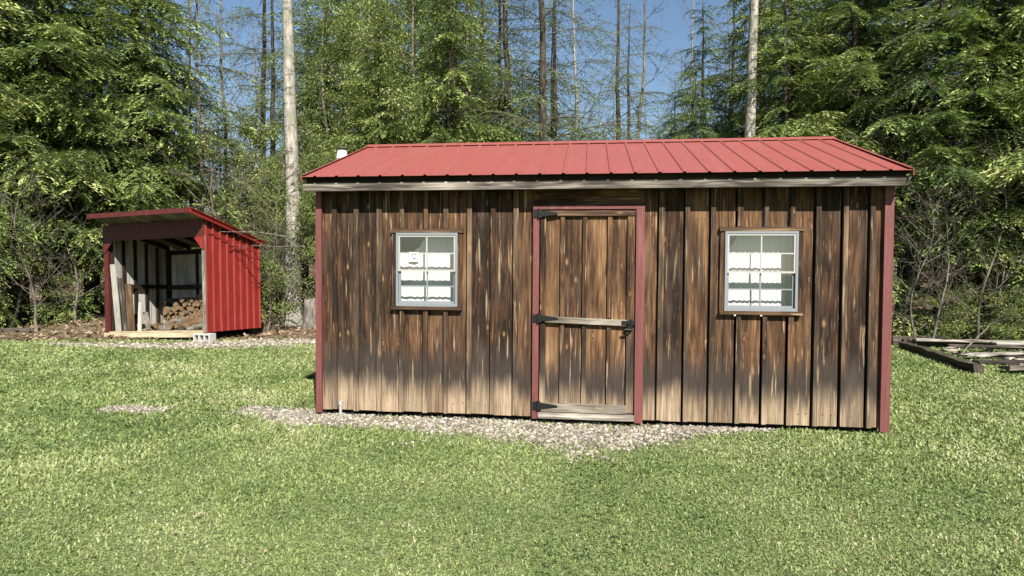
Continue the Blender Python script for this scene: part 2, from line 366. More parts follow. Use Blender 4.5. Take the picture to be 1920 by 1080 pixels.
# ------------------------------------------------------------------ terrain
def seg_d(x, y, pts):
    d = np.full(np.shape(x), 1e9)
    for (x0, y0, r0), (x1, y1, r1) in zip(pts[:-1], pts[1:]):
        dx, dy = x1-x0, y1-y0; L = dx*dx+dy*dy+1e-9
        t = np.clip(((x-x0)*dx+(y-y0)*dy)/L, 0, 1)
        d = np.minimum(d, np.hypot(x-x0-t*dx, y-y0-t*dy)/(r0+(r1-r0)*t))
    return d
def vnoise(x, y, s, seed=0):
    xs = x*s+seed*17.3; ys = y*s+seed*5.1
    xi = np.floor(xs); yi = np.floor(ys); fx = xs-xi; fy = ys-yi
    fx = fx*fx*(3-2*fx); fy = fy*fy*(3-2*fy)
    def hsh(a, b): return np.modf(np.abs(np.sin(a*127.1+b*311.7)*43758.5453))[0]
    return (hsh(xi, yi)*(1-fx)+hsh(xi+1, yi)*fx)*(1-fy)+(hsh(xi, yi+1)*(1-fx)+hsh(xi+1, yi+1)*fx)*fy
def gravel_mask(x, y):
    d = seg_d(x, y, [(-0.75, 0.05, .18), (0.0, -0.12, .28), (0.9, -0.2, .36), (2.0, -0.3, .48), (2.9, -0.4, .62), (3.4, -0.3, .42), (3.8, -0.05, .25), (4.4, 0.0, .10)])
    d = np.minimum(d, seg_d(x, y, [(-2.15, -0.12, .15), (-1.8, -0.08, .16)]))
    d = np.minimum(d, seg_d(x, y, [(-7.7, 4.9, .2), (-7.0, 5.0, .4), (-5.6, 5.1, .75), (-4.0, 5.6, .9), (-3.0, 6.2, .7), (-1, 7, .5)])*1.45)
    wob = vnoise(x*1.0, y*1.6, 1.3, 3)*.6+vnoise(x, y, 3.6, 4)*.4
    return np.clip(1.25-0.75*d*(.72+.62*wob), 0, 1)
def forest_edge(x):
    return np.interp(x, [-60, -12, -9, -7, -5, -3, 0, 6, 9, 13, 60], [4.6, 5.0, 5.3, 5.9, 6.3, 6.6, 8.0, 8.6, 8.7, 9.0, 9.4])
def forest_mask(x, y):
    return np.clip((y-forest_edge(x))/1.2+0.5, 0, 1)
def height(x, y):
    x = np.asarray(x, float); y = np.asarray(y, float)
    t = np.clip(y-13, 0, 90)
    h = 0.02*t+0.0012*t*t
    fm = np.clip((y-forest_edge(x))/3, 0, 1)
    h = h+fm*(0.10*np.sin(x*0.9+y*0.5)+0.07*np.sin(x*2.1-y*1.3)+0.05)
    h = h+0.015*np.sin(x*0.7)*np.sin(y*0.6)*(1-fm)
    d = np.hypot(x-2.7, (y-1.0)*1.0)
    return h*np.clip((d-2.5)/2, 0, 1)
def hz(x, y): return float(height(x, y))
def axis(parts):
    out = []
    for a, b, st in parts: out.append(np.arange(a, b, st))
    return np.unique(np.round(np.concatenate(out+[[parts[-1][1]]]), 4))
gx = axis([(-400, -60, 20), (-60, -14, 1.0), (-14, 15, 0.14), (15, 60, 1.0), (60, 400, 20)])
gy = axis([(-300, -8, 10), (-8, 10, 0.14), (10, 40, 0.6), (40, 120, 2.0), (120, 600, 20)])
X, Y = np.meshgrid(gx, gy)
Z = height(X, Y)
V = np.stack([X, Y, Z], -1).reshape(-1, 3)
nx, ny = len(gx), len(gy)
ii, jj = np.meshgrid(np.arange(nx-1), np.arange(ny-1)); a0 = (jj*nx+ii).ravel()
Fq = np.stack([a0, a0+1, a0+nx+1, a0+nx], -1)
me = mesh_np('ground', V, [(Fq, 0)], [M['ground']], smooth=True)
for nm, fn in (('gravel', gravel_mask), ('forest', forest_mask)):
    at = me.attributes.new(nm, 'FLOAT', 'POINT'); at.data.foreach_set('value', fn(X, Y).ravel().astype(np.float32))
tag(obj_np('ground', me), kind='structure')

# ------------------------------------------------------------------ scatter: grass, gravel, litter
def cam_scatter(n, d0, d1, half, rs, power=1.0):
    """points whose density falls with the distance from the photographer's spot"""
    d = d0*(d1/d0)**rs.random(n)
    a = YAW+(rs.random(n)*2-1)*half
    return CAM.x-np.sin(a)*d, CAM.y+np.cos(a)*d, d
SHED_W = 5.5137
def in_shed(x, y, m_=0.0): return (x > -m_) & (x < SHED_W+m_) & (y > 0.05-m_) & (y < 3.26+m_)
rs = np.random.default_rng(3)
def build_grass():
    x, y, d = cam_scatter(760000, 2.6, 17.5, rad(56), rs)
    g = gravel_mask(x, y); f = forest_mask(x, y)
    nz = vnoise(x, y, 2.2, 1)*0.5+vnoise(x, y, 7, 2)*0.5
    keep = (g+(nz-0.5)*1.1 < 0.36+rs.random(len(x))**1.6*0.85) & (f+(nz-0.5)*0.7 < 0.45+0.25*rs.random(len(x))) & ~in_shed(x, y, 0.02)
    keep &= (rs.random(len(x)) < 0.5+0.75*nz)
    x, y, d, nz = x[keep], y[keep], d[keep], nz[keep]
    n = len(x); z = height(x, y)
    sc_ = np.clip(d/4.5, 0.75, 3.0)
    yaw = rs.random(n)*2*np.pi; lean = 0.25+rs.random(n)*1.2; ly = rs.random(n)*2*np.pi
    L = (0.014+0.020*rs.random(n))*(0.75+0.5*nz)*np.clip(sc_, .8, 1.6)
    wd = (0.0028+0.0035*rs.random(n))*sc_
    broad = rs.random(n) < 0.22
    wd = np.where(broad, wd*(2.6-1.1*np.clip((d-4)/6, 0, 1)), wd); L = np.where(broad, L*0.7, L); lean = np.where(broad, 0.9+0.5*rs.random(n), lean)
    e = np.stack([np.cos(yaw), np.sin(yaw), np.zeros(n)], -1)*wd[:, None]
    tipd = np.stack([np.sin(lean)*np.cos(ly), np.sin(lean)*np.sin(ly), np.cos(lean)], -1)*L[:, None]
    b = np.stack([x, y, z-0.004], -1)
    mid = b+tipd*0.55+np.array([0, 0, 1])*(L*0.08)[:, None]
    V = np.stack([b-e*.6, b+e*.6, mid+e, mid+tipd*0.45-np.array([0, 0, .3])*(L*lean*0.5)[:, None], mid-e], 1).reshape(-1, 3)
    k = np.arange(n)*5
    Fc = np.stack([k, k+1, k+2, k+3, k+4], -1)
    dry = vnoise(x, y, 0.55, 5)*.6+vnoise(x, y, 1.9, 6)*.4
    r = np.clip(rs.random(n)**1.0*0.62+0.45*(dry-0.38)+vnoise(x, y, 1.6, 8)*0.28, 0, 0.86)
    r = np.where(rs.random(n) < 0.035+0.22*np.clip(dry-.35, 0, 1), 0.9+0.1*rs.random(n), r)
    o = obj_np('lawn_grass', mesh_np('lawn_grass', V, [(Fc, 0)], [M['grass']], r))
    tag(o, 'short green lawn grass with dry blades around the sheds', 'grass', kind='stuff')
build_grass()

ico = np.array([(0, 0, 1), (.9, 0, .45), (.28, .85, .45), (-.72, .53, .45), (-.72, -.53, .45), (.28, -.85, .45), (.72, .53, -.45), (-.28, .85, -.45), (-.9, 0, -.45), (-.28, -.85, -.45), (.72, -.53, -.45), (0, 0, -1)])
icf = np.array([(0, 1, 2), (0, 2, 3), (0, 3, 4), (0, 4, 5), (0, 5, 1), (1, 6, 2), (2, 7, 3), (3, 8, 4), (4, 9, 5), (5, 10, 1), (6, 7, 2), (7, 8, 3), (8, 9, 4), (9, 10, 5), (10, 6, 1), (11, 7, 6), (11, 8, 7), (11, 9, 8), (11, 10, 9), (11, 6, 10)])
def build_gravel():
    xs = np.concatenate([rs.uniform(-1.4, 5.2, 60000), rs.uniform(-2.6, -1.3, 5000), rs.uniform(-9, 0, 30000)])
    ys = np.concatenate([rs.uniform(-1.6, 0.3, 60000), rs.uniform(-.5, .3, 5000), rs.uniform(4.4, 7.4, 30000)])
    g = gravel_mask(xs, ys); nz = vnoise(xs, ys, 2.2, 1)*0.5+vnoise(xs, ys, 7, 2)*0.5
    k = (g+(nz-.5)*1.1 > 0.34+rs.random(len(xs))*0.8) & ~in_shed(xs, ys, -0.06)
    xs, ys = xs[k], ys[k]; n = len(xs)
    s = 0.007+0.017*rs.random(n)**3
    s = np.where(ys > 3, s*1.7, s)
    A = rs.normal(size=(n, 3, 3)); Q, _ = np.linalg.qr(A)
    sc3 = rs.uniform(.6, 1.3, (n, 1, 3))
    P = np.einsum('nij,kj->nki', Q, ico)*sc3*s[:, None, None]*np.array([1, 1, .7])
    P = P+np.stack([xs, ys, height(xs, ys)+s*.25], -1)[:, None, :]
    Fc = (icf[None]+np.arange(n)[:, None, None]*12).reshape(-1, 3)
    o = obj_np('gravel', mesh_np('gravel', P.reshape(-1, 3), [(Fc, 0)], [M['stone']], np.repeat(rs.random(n), 20)))
    tag(o, 'pale crushed gravel strewn in front of the wooden shed', 'gravel', kind='stuff')
build_gravel()
def build_litter():
    n = 70000
    x = rs.uniform(-26, 26, n); y = 4.3+rs.random(n)**1.7*34
    x2, y2, _ = cam_scatter(1500, 3.2, 16, rad(50), rs)
    lawn = np.concatenate([np.zeros(n, bool), np.ones(len(x2), bool)])
    x = np.concatenate([x, x2]); y = np.concatenate([y, y2])
    f = forest_mask(x, y); k = ((f > 0.15+0.5*rs.random(len(x))) | lawn) & ~in_shed(x, y, .05)
    x, y, lawn = x[k], y[k], lawn[k]; n = len(x)
    s = (0.03+0.045*rs.random(n))*np.where(lawn, 0.22, 1)*(1+np.clip(y-8, 0, 30)*0.03)
    N = rs.normal(size=(n, 3))*0.45+np.array([0, 0, 1]); N /= np.linalg.norm(N, axis=1)[:, None]
    a = np.cross(N, rs.normal(size=(n, 3))); a /= np.linalg.norm(a, axis=1)[:, None]; b = np.cross(N, a)
    c = np.stack([x, y, height(x, y)+np.where(lawn, 0.03, 0.012)+0.04*rs.random(n)*(~lawn)], -1)
    P = np.stack([c-a*s[:, None], c-b*(s*.55)[:, None], c+a*s[:, None], c+b*(s*.55)[:, None]], 1).reshape(-1, 3)
    Fc = np.arange(n*4).reshape(-1, 4)
    o = obj_np('leaf_litter', mesh_np('leaf_litter', P, [(Fc, 0)], [M['litter']], rs.random(n)))
    tag(o, 'brown fallen leaves covering the forest floor under the trees', 'fallen leaves', kind='stuff')
build_litter()
def build_clover():
    x, y, d = cam_scatter(42000, 2.8, 13, rad(52), rs)
    c = vnoise(x, y, 0.8, 12)*.6+vnoise(x, y, 2.6, 13)*.4
    k = (c > .56+.1*rs.random(len(x))) & (gravel_mask(x, y) < .3) & (forest_mask(x, y) < .2) & ~in_shed(x, y, .05)
    x, y, d = x[k], y[k], d[k]; n = len(x); h = .022+.02*rs.random(n); V = []; 
    s_ = (.007+.005*rs.random(n))*np.clip(d/5, .8, 2.0)
    base = np.stack([x, y, height(x, y)+h], -1)
    for q in range(3):
        an = rs.random(n)*.5+q*2.094; D = np.stack([np.cos(an), np.sin(an), rs.normal(.1, .25, n)], -1)
        N = np.array([0, 0, 1.])+rs.normal(0, .3, (n, 3)); S = np.cross(N, D); S /= np.linalg.norm(S, axis=1)[:, None]
        e = s_[:, None]; V.append(np.stack([base, base+D*e+S*e*.55, base+D*e*1.8, base+D*e-S*e*.55], 1))
    V = np.concatenate(V).reshape(-1, 3); F = np.arange(len(V)).reshape(-1, 4)
    o = obj_np('clover', mesh_np('clover', V, [(F, 0)], [M['grass']], np.clip(rs.random(len(F))*.5+.05, 0, 1)))
    tag(o, 'low clover and weed leaves growing in patches through the lawn', 'clover', kind='stuff')
build_clover()

# ------------------------------------------------------------------ main shed
W = SHED_W; DEP = 3.256; OV = 0.259; ZE = 2.408; ZR = 3.059; ZB = 0.06; SLOPE = (ZR-ZE)/(1.628+OV)
shed = thing('wooden_shed', 'weathered brown board and batten shed with red metal roof and two windows', 'shed')
batL = [0.183, 0.413, 0.653, 0.887, 1.133, 1.341, 1.579, 1.815, 2.043]
batR = [3.443, 3.681, 3.92, 4.164, 4.403, 4.638, 4.866, 5.106, 5.339]
WIN = [(0.832, 1.460, 1.135, 1.868), (4.030, 4.690, 1.133, 1.882)]
mb = MB()
def board_col(x0, x1):
    """one vertical board, split where a window opening cuts it"""
    r = random.random()
    spans = [(x0, x1, ZB+random.uniform(-.006, .006), 2.36)]
    for (a, b, c, d) in WIN:
        a, b, c, d = a-.02, b+.02, c-.02, d+.02
        if x1 <= a or x0 >= b: continue
        new = []
        for (p, q, z0, z1) in spans:
            if p < a: new.append((p, a, z0, z1))
            if q > b: new.append((b, q, z0, z1))
            new.append((max(p, a), min(q, b), z0, c)); new.append((max(p, a), min(q, b), d, z1))
        spans = new
    yj = random.uniform(-0.004, 0.003)
    for (p, q, z0, z1) in spans:
        if q-p > 0.004: mb.box((p, -0.004+yj, z0), (q, 0.022, z1), 2, r)
edges = [0.0]+batL+[2.222]
for a, b in zip(edges[:-1], edges[1:]): board_col(a+.003, b-(.031 if b < 2.2 else .003))
edges = [3.28]+batR+[W]
for a, b in zip(edges[:-1], edges[1:]): board_col(a+.003, b-(.036 if b < W else .003))
mb.box((2.2, 0.0, 2.128), (3.3, 0.02, 2.36), 0)
for xb in [v+.12 for v in [0.0]+batL[:-1]+[3.28]+batR[:-1]]:
    for zb_ in (.16, .75, 1.45, 2.0):
        for q_ in (-.035, .045):
            xx = xb+q_+random.uniform(-.01, .01); zz = zb_+random.uniform(-.015, .015)
            if any(w_[0]-.06 < xx < w_[1]+.06 and w_[2]-.06 < zz < w_[3]+.06 for w_ in WIN): continue
            if (xx*977+zz*613) % 1 < .45: continue
            mb.box((xx-.003, -.0105, zz-.003), (xx+.003, -.002, zz+.003), 2, .5, mi=1)
wl = mb.build('front_wall', [M['wall'], M['iron']], shed, bevel=0.002)
def batten(x, z0, z1, y0=-0.041, w_=0.045):
    w_ *= random.uniform(.85, 1.15)
    b = MB(); dx = random.uniform(-.004, .004)
    b.box((x-w_/2, y0, z0), (x+w_/2, -0.009, z1), 2)
    o = b.build('batten', M[random.choice(['wall', 'batten', 'batten'])], shed, bevel=0.003)
    for v in o.data.vertices:
        if v.co.z < (z0+z1)/2: v.co.x += dx
for x in batL+batR:
    win = next((q for q in WIN if q[0]-.06 < x < q[1]+.06), None)
    if win:
        batten(x, ZB+.002, win[2]-.035); batten(x, win[3]+.045, 2.36)
    else: batten(x, ZB+random.uniform(-.004, .01), 2.36)
# backing, side and back walls
b = MB()
for x0, x1 in ((0.03, 0.80), (1.49, 2.24), (3.26, 3.99), (4.73, W-.03)): b.box((x0, .024, .12), (x1, .05, 2.3), 2)
b.build('wall_sheathing', M['darkwood'], shed)
for s_, x0 in (('side_wall', 0.0), ('side_wall', W-.03)):
    b = MB(); y = 0.05
    while y < DEP-.03:
        y1 = min(y+.24, DEP-.03)
        top = lambda yy: ZE-.06+SLOPE*(min(yy, DEP-yy)+OV)-0.02
        r = random.random(); x1 = x0+.03
        P = [(x0, y, ZB), (x0, y1-.004, ZB), (x0, y1-.004, top(y1)), (x0, y, top(y))]; Q = [(x1, *p[1:]) for p in P]
        uvs = [(p[1]-y, p[2]) for p in P]
        b.poly(P[::-1], uvs[::-1], r); b.poly(Q, uvs, r)
        for k in range(4):
            j = (k+1) % 4; b.poly([P[k], P[j], Q[j], Q[k]], [(0, P[k][2]), (0, P[j][2]), (.03, Q[j][2]), (.03, Q[k][2])], r)
        y = y1
    b.build('side_wall', M['wall'], shed)
b = MB(); x = 0.03
while x < W-.04: b.box((x, DEP-.03, ZB), (min(x+.236, W-.03), DEP, 2.36), 2); x += .24
b.build('back_wall', M['wall'], shed)
b = MB(); b.box((.035, DEP-.06, .16), (W-.035, DEP-.035, 2.3), 2); b.build('added_shade_sheet', M['darkwood'], shed)  # dark sheet added to make the room behind the windows look unlit
b = MB(); b.box((0.05, 0.07, 0.02), (W-.05, 0.17, 0.12), 0); b.box((0.05, DEP-.2, .02), (W-.05, DEP-.1, .12), 0)
for x in (0.05, 1.4, 2.75, 4.1, W-.15): b.box((x, .17, .0), (x+.1, DEP-.2, .115), 1)
b.build('floor_beam', M['darkwood'], shed)
b = MB(); b.box((0.03, 0.05, .12), (W-.03, DEP-.03, .15), 0); b.build('floor', M['darkwood'], shed)
# corner boards
for x0, x1, y0, y1 in ((-.012, .050, -.046, -.008), (5.438, W+.004, -.046, -.008), (-.012, .050, DEP+.002, DEP+.03), (5.438, W+.004, DEP+.002, DEP+.03)):
    b = MB(); b.box((x0, y0, ZB-.03), (x1, y1, 2.33), 2); b.build('corner_board', M['redtrim'], shed, bevel=.003)
# roof: ribbed sheets
def roof_side(flip):
    b = MB(); prof = []
    x = -0.054; nr = 25; pitch = (W+.108)/nr
    ribs = [x+0.13+pitch*k*0.984 for k in range(nr)]
    prof.append((-0.054, 0))
    for rx in ribs:
        if rx+.02 > W+.05: break
        prof += [(rx-.018, 0), (rx-.009, .012), (rx+.009, .012), (rx+.018, 0)]
    prof.append((W+.054, 0))
    ny_ = [-OV-.0, 1.628]
    def pt(px, h, y): 
        z = ZE+SLOPE*(y+OV)+h
        return (px, (2*1.628-y) if flip else y, z)
    for (a, ha), (c, hc) in zip(prof[:-1], prof[1:]):
        q = [pt(a, ha, ny_[0]), pt(c, hc, ny_[0]), pt(c, hc, ny_[1]), pt(a, ha, ny_[1])]
        q2 = [(p[0], p[1], p[2]-.004) for p in q]
        b.poly(q if not flip else q[::-1]); b.poly(q2[::-1] if not flip else q2)
        b.poly([q2[0], q2[1], q[1], q[0]])
    for yy in (-.20, .35, .92, 1.48):
        for rx in ribs:
            if rx > W: break
            c_ = pt(rx+.04, .0, yy)
            b.poly([(c_[0]-.007, c_[1]-.007, c_[2]+.006), (c_[0]+.007, c_[1]-.007, c_[2]+.006), (c_[0]+.007, c_[1]+.007, c_[2]+.010), (c_[0]-.007, c_[1]+.007, c_[2]+.010)], mi=1)
    return b.build('roof_sheet', [M['roof'], M['iron']], shed)
roof_side(False); roof_side(True)
b = MB()
for sgn in (0, 1):
    def ry(y): return (2*1.628-y) if sgn else y
    y0, y1 = 1.628-.085, 1.628; z0 = ZE+SLOPE*(y0+OV)+.020; z1 = ZR+.030
    P = [(-.06, ry(y0), z0), (W+.06, ry(y0), z0), (W+.06, ry(y1), z1), (-.06, ry(y1), z1)]; Q = [(p[0], p[1], p[2]-.006) for p in P]
    b.poly(P); b.poly(Q[::-1]); b.poly([Q[0], Q[1], P[1], P[0]])
b.build('ridge_cap', M['roof'], shed)
for xr, s_ in ((-.064, -1), (W+.058, 1)):
    b = MB()
    for sg in (0, 1):
        def ry(y): return (2*1.628-y) if sg else y
        P0 = [(ry(-OV-.004), ZE+.012), (ry(1.628), ZR+.014), (ry(1.628), ZR-.09), (ry(-OV-.004), ZE-.05)]
        A = [(xr, p[0], p[1]) for p in P0]; B = [(xr+.006, p[0], p[1]) for p in P0]
        b.poly(A); b.poly(B[::-1])
        for k in range(4): b.poly([A[k], A[(k+1) % 4], B[(k+1) % 4], B[k]])
        C = [(xr, ry(-OV), ZE+.013), (xr, ry(1.628), ZR+.015), (xr-.035*s_, ry(1.628), ZR+.018), (xr-.035*s_, ry(-OV), ZE+.019)]
        b.poly(C); b.poly([(p[0], p[1], p[2]-.003) for p in C][::-1])
    b.build('rake_trim', M['roof'], shed)
# fascia, sub fascia, soffit, rafters
b = MB()
P = [(-.078, 2.275+.02), (-.078, 2.353), (W+.075, 2.357), (W+.045, 2.277), (-.06, 2.272)]
A = [(p[0], -.200, p[1]) for p in P]; B = [(p[0], -.178, p[1]) for p in P]
b.poly(A[::-1], [(p[1], p[0]) for p in P][::-1], .3); b.poly(B, [(p[1], p[0]) for p in P], .3)
for k in range(5): b.poly([A[k], A[(k+1) % 5], B[(k+1) % 5], B[k]], [(0, A[k][0]), (0, A[(k+1) % 5][0]), (.02, B[(k+1) % 5][0]), (.02, B[k][0])], .3)
b.build('fascia', M['grey'], shed)
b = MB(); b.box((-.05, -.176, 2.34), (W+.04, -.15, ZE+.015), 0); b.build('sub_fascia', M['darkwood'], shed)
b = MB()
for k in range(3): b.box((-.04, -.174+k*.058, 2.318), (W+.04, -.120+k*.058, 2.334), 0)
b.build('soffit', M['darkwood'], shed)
b = MB()   # roof deck under the sheet
for sg in (0, 1):
    def ry(y): return (2*1.628-y) if sg else y
    y0, y1 = -.14, 1.628; z0 = ZE+SLOPE*(y0+OV)-.006; z1 = ZR-.006
    P = [(-.03, ry(y0), z0), (W+.03, ry(y0), z0), (W+.03, ry(y1), z1), (-.03, ry(y1), z1)]; Q = [(p[0], p[1], p[2]-.03) for p in P]
    b.poly(P); b.poly(Q[::-1])
    for k in range(4): b.poly([P[k], P[(k+1) % 4], Q[(k+1) % 4], Q[k]])
b.build('roof_deck', M['darkwood'], shed)
# door frame + door
b = MB(); b.box((2.213, -.050, .045), (2.272, .02, 2.094), 2); b.build('door_jamb', M['redtrim'], shed, bevel=.003)
b = MB(); b.box((3.203, -.054, .035), (3.283, .02, 2.094), 2); b.build('door_jamb', M['redtrim'], shed, bevel=.003)
b = MB(); b.box((2.213, -.053, 2.096), (3.283, .02, 2.128), 0); b.build('door_header', M['redtrim'], shed, bevel=.003)
b = MB(); b.box((2.275, -.075, .055), (3.20, .02, .108), 0); b.build('door_sill', M['grey'], shed, bevel=.006)
door = MB()
de = [2.282, 2.50, 2.715, 2.955, 3.196]
for a, c in zip(de[:-1], de[1:]): door.box((a+.002, -.006, .125), (c-(.031 if c < 3.1 else .002), .018, 2.085), 2)
door.box((2.285, .0185, .13), (3.19, .03, 2.08), 2, mi=1)
door = door.build('door', [M['wall'], M['darkwood']], shed, bevel=.002); tag(door, 'plank door with black strap hinges and bleached middle rail')
def dpart(name, a, c, ax, mat, rot=0):
    q = MB(); q.box(a, c, ax); o = q.build(name, M[mat], door, bevel=.003)
    if rot:
        for v in o.data.vertices: v.co.z += (v.co.x-a[0])*rot
    return o
for x in de[1:-1]: 
    dpart('batten', (x-.021, -.028, .20), (x+.021, -.0065, .995), 2, 'wall'); dpart('batten', (x-.021, -.028, 1.045), (x+.021, -.0065, 2.03), 2, 'wall')
dpart('stile', (2.284, -.032, .20), (2.337, -.0065, .99), 2, 'wall'); dpart('stile', (2.284, -.032, 1.055), (2.337, -.0065, 2.03), 2, 'wall')
dpart('stile', (3.122, -.032, .125), (3.194, -.0065, 2.03), 2, 'wall')
dpart('rail', (2.284, -.040, 2.032), (3.194, -.0065, 2.084), 0, 'trimwood')
dpart('rail', (2.335, -.052, .995), (3.121, -.0065, 1.052), 0, 'rail', -.03)
dpart('rail', (2.30, -.050, .118), (3.121, -.0065, .198), 0, 'rail')
def hinge(z, L=.17):
    q = MB()
    q.box((2.222, -.062, z-.038), (2.262, -.0505, z+.038)); q.box((2.268, -.066, z-.042), (2.296, -.041, z+.042))
    q.poly([(2.296, -.060, z-.030), (2.296+L, -.060, z-.009), (2.296+L+.012, -.060, z), (2.296+L, -.060, z+.009), (2.296, -.060, z+.030)])
    q.poly([(2.296, -.054, z-.030), (2.296+L, -.054, z-.009), (2.296+L+.012, -.054, z), (2.296+L, -.054, z+.009), (2.296, -.054, z+.030)][::-1])
    P = [(2.296, z-.03), (2.296+L, z-.009), (2.296+L+.012, z), (2.296+L, z+.009), (2.296, z+.03)]
    for k in range(5):
        a, c = P[k], P[(k+1) % 5]; q.poly([(a[0], -.054, a[1]), (c[0], -.054, c[1]), (c[0], -.060, c[1]), (a[0], -.060, a[1])])
    q.cyl((2.265, -.066, z-.048), (2.265, -.066, z+.048), .008, n=8)
    q.build('strap_hinge', M['iron'], door)
hinge(2.055, .15); hinge(1.035, .16); hinge(.175, .16)
q = MB()
q.box((3.075, -.062, .985), (3.205, -.053, 1.022)); q.box((3.125, -.072, .945), (3.155, -.033, .99)); q.box((3.16, -.075, .935), (3.178, -.033, 1.035))
q.cyl((3.14, -.075, 1.0), (3.14, -.10, 1.0), .010, n=8); q.cyl((3.10, -.086, .94), (3.165, -.086, .94), .009, n=8)
q.build('latch', M['iron'], door)
# windows
def window(i):
    x0, x1, z0, z1 = WIN[i]
    wf = MB(); t_ = .022
    # outer storm frame
    wf.box((x0, -.046, z1-.022), (x1, -.010, z1), 0); wf.box((x0, -.046, z0), (x1, -.010, z0+.028), 0)
    wf.box((x0, -.0455, z0+.028), (x0+t_, -.010, z1-.022), 2); wf.box((x1-t_, -.0455, z0+.028), (x1, -.010, z1-.022), 2)
    wn = wf.build('window', M['alu'] if i else M['alu'], shed, bevel=.003)
    tag(wn, ['left window with white curtain, paper note and grey frame', 'right window with white gathered curtain and grey frame'][i])
    zm = z0+(z1-z0)*.49; xm = (x0+x1)/2
    def sash(a, c, y, mat, bar):
        s = MB(); f = .016 if not bar else .020
        s.box((x0+t_+.001, y, a), (x1-t_-.001, y+.018, a+f), 0); s.box((x0+t_+.001, y, c-f), (x1-t_-.001, y+.018, c), 0)
        s.box((x0+t_+.001, y+.0005, a+f), (x0+t_+f, y+.0175, c-f), 2); s.box((x1-t_-f, y+.0005, a+f), (x1-t_-.001, y+.0175, c-f), 2)
        s.box((xm-.0065, y+.003, a+f), (xm+.0065, y+.015, c-f), 2)
        h = (a+c)/2
        s.box((x0+t_+f, y+.0035, h-.006), (xm-.0065, y+.0145, h+.006), 0); s.box((xm+.0065, y+.0035, h-.006), (x1-t_-f, y+.0145, h+.006), 0)
        o = s.build('sash', mat, wn)
        g = MB(); g.box((x0+t_+.004, y+.008, a+.004), (x1-t_-.004, y+.011, c-.004)); g.build('glass_pane', M['glass'], wn)
    sash(zm-.010, z1-.023, -.040, M['alulight'], 0)
    sash(z0+.029, zm+.012, -.018, M['alu'], 1)
    # casing of dark wood
    c = MB()
    c.box((x0-.052, -.046, z1+.001), (x1+.058, -.0085, z1+.040), 0)
    c.build('head_casing', M['trimwood'], wn, bevel=.004)
    for a, d in ((x0-.043, x0-.001), (x1+.001, x1+.047)):
        c = MB(); c.box((a, -.034, z0-.002), (d, -.0085, z1), 2); c.build('side_casing', M['wall'], wn, bevel=.003)
    c = MB(); c.box((x0-.045, -.060, z0-.034), (x1+.045, -.0085, z0-.003), 0)
    c.build('sill', M['trimwood'] if i == 0 else M['wall'], wn, bevel=.004)
    # curtain, gathered cloth
    k = 90; N = []; Fq = []
    zs = np.linspace(z0-.06, z0+(z1-z0)*.70, 12)
    for iz, z in enumerate(zs):
        for j in range(k+1):
            x = x0-.03+(x1-x0+.06)*j/k
            amp = .0032+.001*math.sin(iz*.9)
            y = .110+amp*math.sin(j*(.95 if i else .62)+1.1*math.sin(j*.21)+.12*iz)+.004*math.sin(j*2.3+iz)
            if iz == 11: z += .012*abs(math.sin(j*.33+i))-.008*math.sin(j*.11+2*i)
            N.append((x, y, z))
    for iz in range(11):
        for j in range(k): a = iz*(k+1)+j; Fq.append((a, a+1, a+k+2, a+k+1))
    cu = obj_np('curtain', mesh_np('curtain', N, [(np.array(Fq), 0)], [M['cloth']], smooth=True), wn)
    return wn
w0 = window(0); w1 = window(1)
q = MB(); x0, x1, z0, z1 = WIN[0]
q.box((.93, .085, 1.58), (1.03, .0865, 1.68), mi=0)
for a, c, r in ((.965, 1.652, .008), (.995, 1.654, .008)): q.cyl((a, .0848, c), (a, .0835, c), r, n=10, mi=1)
q.box((.968, .0835, 1.608), (.998, .0848, 1.622), mi=1)
note = q.build('paper_note', [M['white'], M['bluedot']], None); tag(note, 'small white paper with blue marks hanging in the left shed window', 'paper')
q = MB(); q.cyl((-.15, 1.0, 1.9), (-.15, 1.0, 2.80), .058, n=20); q.cyl((-.15, 1.0, 2.80), (-.15, 1.0, 2.895), .068, .052, n=20)
q.cyl((-.15, 1.0, 1.9), (.03, 1.0, 1.9), .055, n=16)
q.build('vent_pipe', M['white'], shed, smooth=False)
q = MB(); q.cyl((-.15, 1.0, 2.895), (-.15, 1.0, 2.93), .03, n=10); q.cyl((-.15, 1.0, 2.925), (-.15, 1.0, 2.94), .075, .02, n=20); q.build('vent_cap', M['alu'], shed)
# white pipe stub at the foot of the wall
q = MB(); q.cyl((.255, -.055, .0), (.255, -.055, .12), .014, n=12); q.cyl((.255, -.055, .12), (.255, -.055, .155), .020, .016, n=12); q.cyl((.255, -.055, .14), (.255, -.01, .14), .012, n=8)
tag(q.build('water_pipe', M['alulight']), 'short white pipe stub standing against the shed wall near its left corner', 'pipe')

